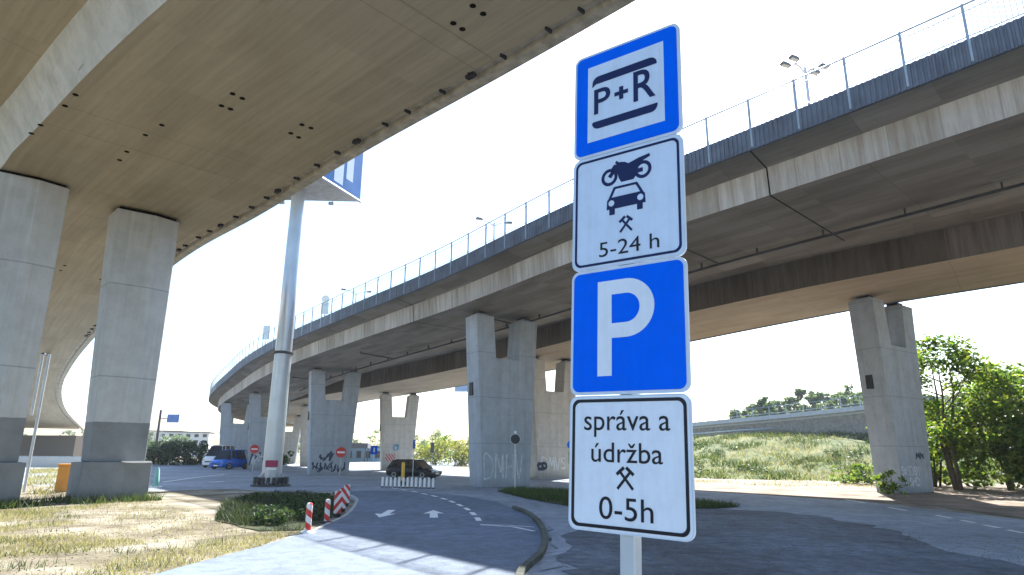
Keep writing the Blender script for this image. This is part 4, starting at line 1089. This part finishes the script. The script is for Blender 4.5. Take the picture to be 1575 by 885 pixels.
def building(name, label, c, d, rz, wall, rows, cols, roof=True):
    t_ = thing(name, label, 'building', (c[0], c[1], 0), rz)
    MB().box((0, 0, d[2] / 2 - .2), (d[0], d[1], d[2] + .4)).build('walls', wall, t_)
    MB().box((0, 0, d[2] + .15), (d[0] + .6, d[1] + .6, .3)).build('roof', M['roof'], t_)
    for r in range(rows):
        for q_ in range(cols):
            x = (q_ + .5) / cols * d[0] - d[0] / 2; z = (r + .5) / rows * d[2]
            MB().box((x, -d[1] / 2 - .02, z), (d[0] / cols * .5, .1, d[2] / rows * .5)).build('window', M['glass'], t_)
for i, (x, dep, wd, h, mat, lb) in enumerate(((318, 250, 17, 8.6, 'wall_pale', 'long pale block of flats far behind the blue car'), (285, 285, 16, 10, 'wall_cream', 'cream block of flats between the hedge and the direction board'), (252, 300, 14, 8, 'wall_teal', 'blue-grey building low behind the direction board'))):
    q = [(x - 787.5) / 968 * dep, dep]
    building('apartment_building', lb, q, (wd, 10, h), .25, M[mat], 4, 6)
q = (-31.833,150,1.425); building('low_building', 'low hall with dark roof between the second and third forked piers', (q[0] - 1.5, q[1]), (10, 9, 3.0), .1, M['wall_teal'], 1, 5)
MB_ = thing('canopy', 'dark flat canopy roof in front of the low blue hall', 'canopy', (q[0] - 2.5, q[1] - 9, 0), .1)
MB().box((0, 0, 3.3), (9, 6, 1.0)).build('roof', M['roof'], MB_)
for sx in (-4, 4):
    for sy in (-2.5, 2.5): MB().box((sx, sy, 1.4), (.2, .2, 2.8)).build('leg', M['dark'], MB_)
# thin far lamp posts
for px, top_, dep, lb in ((281, 612, 160, 'thin distant lamp post above the flats'), (602, 640, 140, 'thin distant lamp post beside the third forked pier'), (1092, 636, 100, 'thin distant lamp post left end of the far ramp')):
    x = (px - 787.5) / 968 * dep; zt_ = 1.8 + (700 - top_) / 968 * dep * 1.02
    t_ = thing('street_lamp', lb, 'street lamp', (x, dep, 0)); b = MB(); b.lathe([(.09, 0), (.05, zt_)], n=8); b.build('pole', M['galv'], t_); MB().box((.4, 0, zt_), (1.1, .25, .12)).build('lamp_head', M['galv'], t_)

# ------------------------------------------------------------------ vegetation
def leaves(centres, radii, n, size, squash=.8, flat=.35):
    """leaf quads scattered in clumps; returns vertices and faces"""
    C_ = np.array(centres, float); R_ = np.array(radii, float)
    pr = R_ ** 2; idx = rng.choice(len(C_), n, p=pr / pr.sum())
    d = rng.normal(0, 1, (n, 3)); d /= np.linalg.norm(d, axis=1)[:, None]
    r = R_[idx] * rng.uniform(.25, 1.05, n) ** .6
    P = C_[idx] + d * r[:, None] * np.array([1, 1, squash])
    a = rng.normal(0, 1, (n, 3)); a[:, 2] *= flat + .3; a /= np.linalg.norm(a, axis=1)[:, None]
    c = np.cross(a, rng.normal(0, 1, (n, 3))); c /= np.linalg.norm(c, axis=1)[:, None]
    s_ = size * rng.uniform(.6, 1.35, n)[:, None]
    V = np.stack([P - a * s_, P + c * s_ * .45, P + a * s_, P - c * s_ * .45], 1).reshape(-1, 3)
    return V, np.arange(4 * n).reshape(n, 4)
def tree(name, label, loc, h, crown, nleaf, size, mat, limbs=6, trunk_r=.14, clear=.25, cat='tree', group=None, clumps=26, stems=1, crown_r=None):
    t_ = thing(name, label, cat, (loc[0], loc[1], loc[2] if len(loc) > 2 else 0), random.uniform(0, 6), group)
    cr = crown_r or h * .35; cs = []; rs = []; b = MB()
    for s_ in range(stems):
        ox, oy = (random.uniform(-.3, .3) * cr, random.uniform(-.3, .3) * cr) if stems > 1 else (0, 0)
        b.tube([(ox * .3, oy * .3, -.15), (ox * .6 + .03 * h, oy * .6, h * .3), (ox, oy + .03 * h, h * .6), (ox * 1.1, oy, h * .85)], [trunk_r, trunk_r * .75, trunk_r * .45, trunk_r * .15], 8)
    for k in range(limbs):
        a = k * 2.4 + random.uniform(-.4, .4); z0 = h * (clear + .5 * k / limbs)
        r = cr * random.uniform(.6, 1.0)
        e = (r * math.cos(a), r * math.sin(a), min(h * .93, z0 + r * random.uniform(.4, .9)))
        b.tube([(0, 0, z0), (e[0] * .5, e[1] * .5, z0 + (e[2] - z0) * .4), e], [trunk_r * .42, trunk_r * .28, trunk_r * .08], 6)
        cs.append(e); rs.append(cr * random.uniform(.25, .42))
    b.build('trunk', M['bark'], t_, True)
    for k in range(clumps):
        f = random.random(); a = random.uniform(0, 6.28); z = h * (clear + (1 - clear) * f)
        rr = cr * math.sqrt(max(.05, 1 - (2 * f - .85) ** 2 * .8)) * random.uniform(.35, 1.0)
        cs.append((rr * math.cos(a), rr * math.sin(a), z * .95)); rs.append(cr * random.uniform(.16, .34))
    V, F = leaves(cs, rs, nleaf, size)
    V[:, 2] = np.maximum(V[:, 2], .05)
    arrays_mesh('crown', V, F, mat, t_)
    return t_
# right: the tree by the pier and its bushes
tree('young_tree', 'young open tree rising above the bushes beside the right pier', (25.9, 39.2), 9.2, None, 5200, .16, M['leaf'], 11, .12, .22, clumps=44, stems=3, crown_r=2.9)
for i, (x, y, h, r, n, lb) in enumerate(((29.4, 39.8, 7.4, 3.3, 8000, 'dense leafy bush just right of the young tree'), (32.4, 36.6, 7.6, 3.2, 7500, 'tall bush cut by the right edge of the picture'), (27.4, 43.5, 5.4, 2.9, 4500, 'lower bush behind the young tree stem'), (33.5, 43.0, 8.0, 3.6, 6500, 'bushy tree behind the rightmost bushes'), (37.5, 38.5, 7.2, 3.2, 5000, 'leafy bush outside the right edge, next in the row'), (29.0, 36.2, 3.6, 2.2, 3000, 'low bush in front of the dense leafy one'))):
    tree('bush', lb, (x, y), h, None, int(n * 1.05), .165, M['leaf'], 7, .08, .08, 'bush', 'bushes beside the right pier', 60, stems=3, crown_r=r)
for x, y, h, lb in ((24.3, 42.2, 1.3, 'low lit shrub behind the foot of the young tree'), (27.0, 45.5, 1.6, 'low shrub deeper behind the young tree'), (30.5, 44.5, 1.5, 'low shrub under the bushy tree'), (23.6, 46.5, 1.2, 'low shrub between the right pier and the grass bank')):
    tree('shrub', lb, (x, y), h, None, 1300, .12, M['leaf'], 4, .02, .05, 'shrub', None, 20, crown_r=1.5)
tree('shrub', 'small low shrub at the foot of the right pier', (18.438,32.657,0), 1.35, None, 420, .1, M['leaf'], 4, .02, .1, 'shrub', None, 12, crown_r=.75)
# trees behind the far ramp
for k in range(22):
    px = 1122 + k * 11.5 + random.uniform(-5, 5); dep = 112 + random.uniform(-5, 12); x = (px - 787.5) / 968 * dep
    hh = 7.4 + 3.4 * min(1, k / 8) + random.uniform(-.7, .9)
    tree('poplar', 'tree with haze-paled leaves beyond the far ramp, in the row', (x, dep, 2.5), hh, None, 2400, .34, M['leaf_hazed'], 5, .12, .04, 'tree', 'trees beyond the far ramp', 46, crown_r=2.5)
# bushes seen between the piers
for k, (px, dep, h, r, mt, lb) in enumerate(((672, 108, 3.4, 3.2, 'leaf_yellow', 'yellow-green bush right of the pier behind the black car'), (688, 112, 4.6, 3.4, 'leaf', 'fresh green bush in the middle of the gap left of the big pier'), (708, 104, 3.8, 3.6, 'leaf_yellow', 'dry bush close to the left edge of the big pier'), (728, 108, 4.4, 3.4, 'leaf_yellow', 'dry bush mostly hidden by the big pier'), (680, 150, 7.2, 3.5, 'leaf_hazed', 'round distant tree above the bushes left of the big pier'), (432, 92, 3.2, 1.6, 'leaf', 'green shrub in the gap right of the mast'), (448, 98, 1.8, 2.2, 'leaf_dark', 'low dark shrub between the mast and second pier'))):
    x = (px - 787.5) / 968 * dep
    tree('bush', lb, (x, dep), h, None, 1500, .22, M[mt], 4, .06, .06, 'bush', None, 22, crown_r=r)
# dark hedge left of the blue car
for k, (px, dep, h, r) in enumerate(((270, 92, 2.0, 2.2), (285, 90, 2.8, 2.6), (302, 91, 3.0, 2.6), (318, 93, 3.2, 2.4), (332, 95, 3.4, 2.2))):
    x = (px - 787.5) / 968 * dep
    tree('bush', ['leftmost and lowest bush of the dark hedge', 'second dark bush from the left in the hedge', 'middle dark bush of the hedge', 'fourth dark bush of the hedge, beside the blue car', 'tallest dark bush of the hedge, behind the blue car'][k], (x, dep), h, None, 1100, .2, M['leaf_dark'], 4, .06, .05, 'bush', 'dark hedge left of the blue car', 18, crown_r=r)
# far trees round the horizon
far = []
for k in range(46):
    px = -250 + k * 30 + random.uniform(-12, 12); dep = random.uniform(190, 270); x = (px - 787.5) / 968 * dep
    if 330 < px < 430: continue
    far.append(tree('distant_tree', 'hazy tree on the far skyline', (x, dep), random.uniform(6, 10), None, 420, .5, M['leaf_hazed'], 3, .15, .12, 'tree', 'hazy trees on the skyline', 12, crown_r=random.uniform(3.2, 5)))
# grass
def inside(P, poly):
    poly = np.array(poly); x, y = P[:, 0], P[:, 1]; c = np.zeros(len(P), bool); j = len(poly) - 1
    for i in range(len(poly)):
        xi, yi = poly[i]; xj, yj = poly[j]
        c ^= ((yi > y) != (yj > y)) & (x < (xj - xi) * (y - yi) / (yj - yi + 1e-12) + xi); j = i
    return c
def clump_field(P, sc, seed):
    r_ = np.random.default_rng(seed); f = np.zeros(len(P))
    for k in range(10):
        a = r_.uniform(0, 6.28); q_ = r_.uniform(.6, 2.6) * sc; f += np.sin((P[:, 0] * np.cos(a) + P[:, 1] * np.sin(a)) * q_ + r_.uniform(0, 6.28))
    return f / 10 ** .5
def blades(name, label, P, z, h, wd, mat, spread=.5):
    n = len(P); a = rng.uniform(0, 6.28, n); hh = h * rng.uniform(.45, 1.3, n)
    lx, ly = rng.normal(0, spread, n) * hh, rng.normal(0, spread, n) * hh
    w_ = wd * rng.uniform(.6, 1.3, n); dx, dy = np.cos(a) * w_, np.sin(a) * w_
    z = np.broadcast_to(z, (n,))
    V = np.stack([np.stack([P[:, 0] - dx, P[:, 1] - dy, z], 1), np.stack([P[:, 0] + dx, P[:, 1] + dy, z], 1), np.stack([P[:, 0] + lx, P[:, 1] + ly, z + hh], 1)], 1).reshape(-1, 3)
    o = arrays_mesh(name, V, np.arange(3 * n).reshape(n, 3), mat); o['kind'] = 'stuff'; o['label'] = label; return o
def scatter(poly, n, sc=1., thr=None, seed=1):
    poly = np.array(poly); lo, hi = poly.min(0), poly.max(0); P = rng.uniform(lo, hi, (n, 2)); P = P[inside(P, poly)]
    if thr is not None: P = P[clump_field(P, sc, seed) + rng.normal(0, .35, len(P)) > thr]
    return P
left_lawn = [(-22.59,21.967), (-15.377,23.654), (-14.397,27.26), (-8.063,18.784), (-5.8,16.047), (-4.826,16.12), (-4.95, 15.6), (-4.909,13.592), (-5.218,11.553), (-5.352,10.371), (-6.3, 8), (-6.6, 5.5), (-16, 5.5)]
sandy = [(-11.125,17.495), (-14.119,23.802), (-14.109,27.707), (-12.089,28.848), (-10.047,30.552), (-10.026,24.282), (-7.807,18.807), (-5.374,15.697), (-6.426,14.169), (-8.384,14.558)]
def thin(P, keep=.16): m_ = inside(P, sandy); return P[~m_ | (rng.uniform(0, 1, len(P)) < keep)]
blades('dry_grass', 'short dry grass over the left verge', thin(scatter(left_lawn, 170000, 1.5, -.1, 3)), .0, .08, .007, M['drygrass'])
blades('green_grass', 'green tufts scattered in the dry verge', thin(scatter(left_lawn, 60000, 1.6, .8, 5)), .0, .13, .007, M['greengrass'], .4)
verge = [(-8.063,18.784), (-10.264,24.568), (-10.496,28.631), (-8.928,29.754), (-6.731,26.722), (-5.478,22.009), (-5.059,18.515), (-4.917,16.516), (-5.847,16.175)]
blades('verge_grass', 'verge grass with shade in its dark colour', scatter(verge, 40000, 1., -.5, 8), .02, .2, .01, M['vergegrass_shaded'])
isl = [(-0.634,33.584), (0.527,36.243), (3.109,34.168), (5.073,30.336), (7.274,27.734), (8.506,25.17), (7.237,24.148), (4.89,23.896), (2.192,24.172), (1.165,26.978)]
blades('island_grass', 'grass growing on the narrow island', scatter(isl, 40000, .8, -.9, 9), .02, .2, .012, M['greengrass'])
colfoot = [(-17.809,22.234), (-16.469,25.482), (-14.562,28.065), (-13.173,25.901), (-14.606,23.153), (-16.308,20.884)]
blades('weeds', 'weeds round the feet of the twin columns', scatter(colfoot, 16000, 1.5, .2, 11), 0, .3, .015, M['greengrass'], .45)
back = [(-18.946,27.455), (-20.811,33.277), (-42.233,68.06), (-47.325,66.044), (-19.422,27.389)]
blades('back_grass', 'yellow grass between the columns', scatter(back, 60000, .6, -.3, 12), 0, .22, .02, M['drygrass'])
U = rng.uniform(0, 1, 60000); Vv = rng.uniform(0, 1, 60000); PB = np.array([bank_pt(u, v) for u, v in zip(U, Vv)])
keep = clump_field(PB[:, :2], .35, 21) + rng.normal(0, .4, len(PB)) > -.1
blades('bank_dry_grass', 'dry grass covering the bank', PB[keep][:, :2], PB[keep][:, 2] - .05, .36, .035, M['drygrass'], .6)
keep2 = clump_field(PB[:, :2], .5, 22) + rng.normal(0, .3, len(PB)) > .05
blades('bank_green_grass', 'green weeds in clumps on the bank', PB[keep2][:, :2] + .03, PB[keep2][:, 2] - .05, .48, .05, M['greengrass'], .6)
dirt = [(12.669,48.008), (18.727,35.989), (18.106,29.884), (23.73,44.2), (20.229,50.778), (14.458,54.732)]
blades('dirt_grass', 'sparse grass on the dirt strip', scatter(dirt, 5000, .6, .5, 14), .012, .2, .02, M['drygrass'])

def lumps(name, label, P, z, r, mat):
    n = len(P); rr = r * rng.uniform(.4, 1.4, n); z = np.broadcast_to(z, (n,))
    o8 = np.array([(1, 0, 0), (0, 1, 0), (-1, 0, 0), (0, -1, 0), (0, 0, .8), (0, 0, -.5)])
    V = (np.stack([P[:, 0], P[:, 1], z], 1)[:, None, :] + o8[None] * rr[:, None, None] * rng.uniform(.6, 1.3, (n, 6, 1))).reshape(-1, 3)
    f = np.array([(0, 1, 4), (1, 2, 4), (2, 3, 4), (3, 0, 4), (1, 0, 5), (2, 1, 5), (3, 2, 5), (0, 3, 5)])
    F = (np.arange(n)[:, None, None] * 6 + f[None]).reshape(-1, 3)
    o = arrays_mesh(name, V, F, mat); o['kind'] = 'stuff'; o['label'] = label
lumps('clods', 'small clods and stones strewn over the dry verge', scatter(left_lawn, 9000), .0, .022, M['clod'])
lumps('gravel', 'loose chips on the crumbling asphalt', scatter([(1.5, 8), (2, 20), (6.585,24.364), (9.033,22.024), (9.823,18.422), (12, 10), (5, 5)], 9000), .014, .011, M['clod'])
wv_ = [(-9.89,23.693), (-10.052,27.443), (-8.663,28.886), (-6.688,26.361), (-5.145,18.507), (-5.387,16.618), (-6.046,16.707)]
PW = scatter(wv_, 900, 1.2, .3, 31)
VV, FF = leaves([(x, y, .16) for x, y in PW], [.22] * len(PW), 9000, .06, .7)
wo_ = arrays_mesh('verge_weeds', VV[:], FF, M['leaf_dark']); wo_['kind'] = 'stuff'; wo_['label'] = 'dark leafy weeds on the shaded verge'
kk = rng.choice(len(PB), 260, replace=False); kk = [i for i in kk if clump_field(PB[i:i + 1, :2], .3, 33)[0] > -.2]
VV, FF = leaves(PB[kk] + np.array([0, 0, .15]), rng.uniform(.3, .75, len(kk)), 11000, .11, .55)
wb_ = arrays_mesh('bank_weeds', VV, FF, M['leaf_dark']); wb_['kind'] = 'stuff'; wb_['label'] = 'dark weed clumps on the grass bank'
bw = thing('barrier_wall', 'low pale concrete barrier seen between the twin columns', 'barrier', (*(-49.606,74,1.328)[:2], 0), .1)
MB().box((0, 0, .55), (9, .3, 1.1), taper=.98).build('wall', M['wall_pale'], bw); MB().box((0, 0, 1.14), (9.05, .36, .09)).build('coping', M['pier'], bw)

hz = bpy.data.materials.new('haze'); hz.use_nodes = True; ht = hz.node_tree; ht.nodes.clear()
ho = ht.nodes.new('ShaderNodeOutputMaterial'); pv = ht.nodes.new('ShaderNodeVolumePrincipled')
pv.inputs['Color'].default_value = (.86, .92, 1, 1); pv.inputs['Density'].default_value = .0003; pv.inputs['Anisotropy'].default_value = .2
ht.links.new(pv.outputs[0], ho.inputs['Volume'])
hb_ = MB().box((0, 110, 14.5), (700, 420, 31)).build('haze', hz); hb_['kind'] = 'stuff'; hb_['label'] = 'thin summer haze in the air'
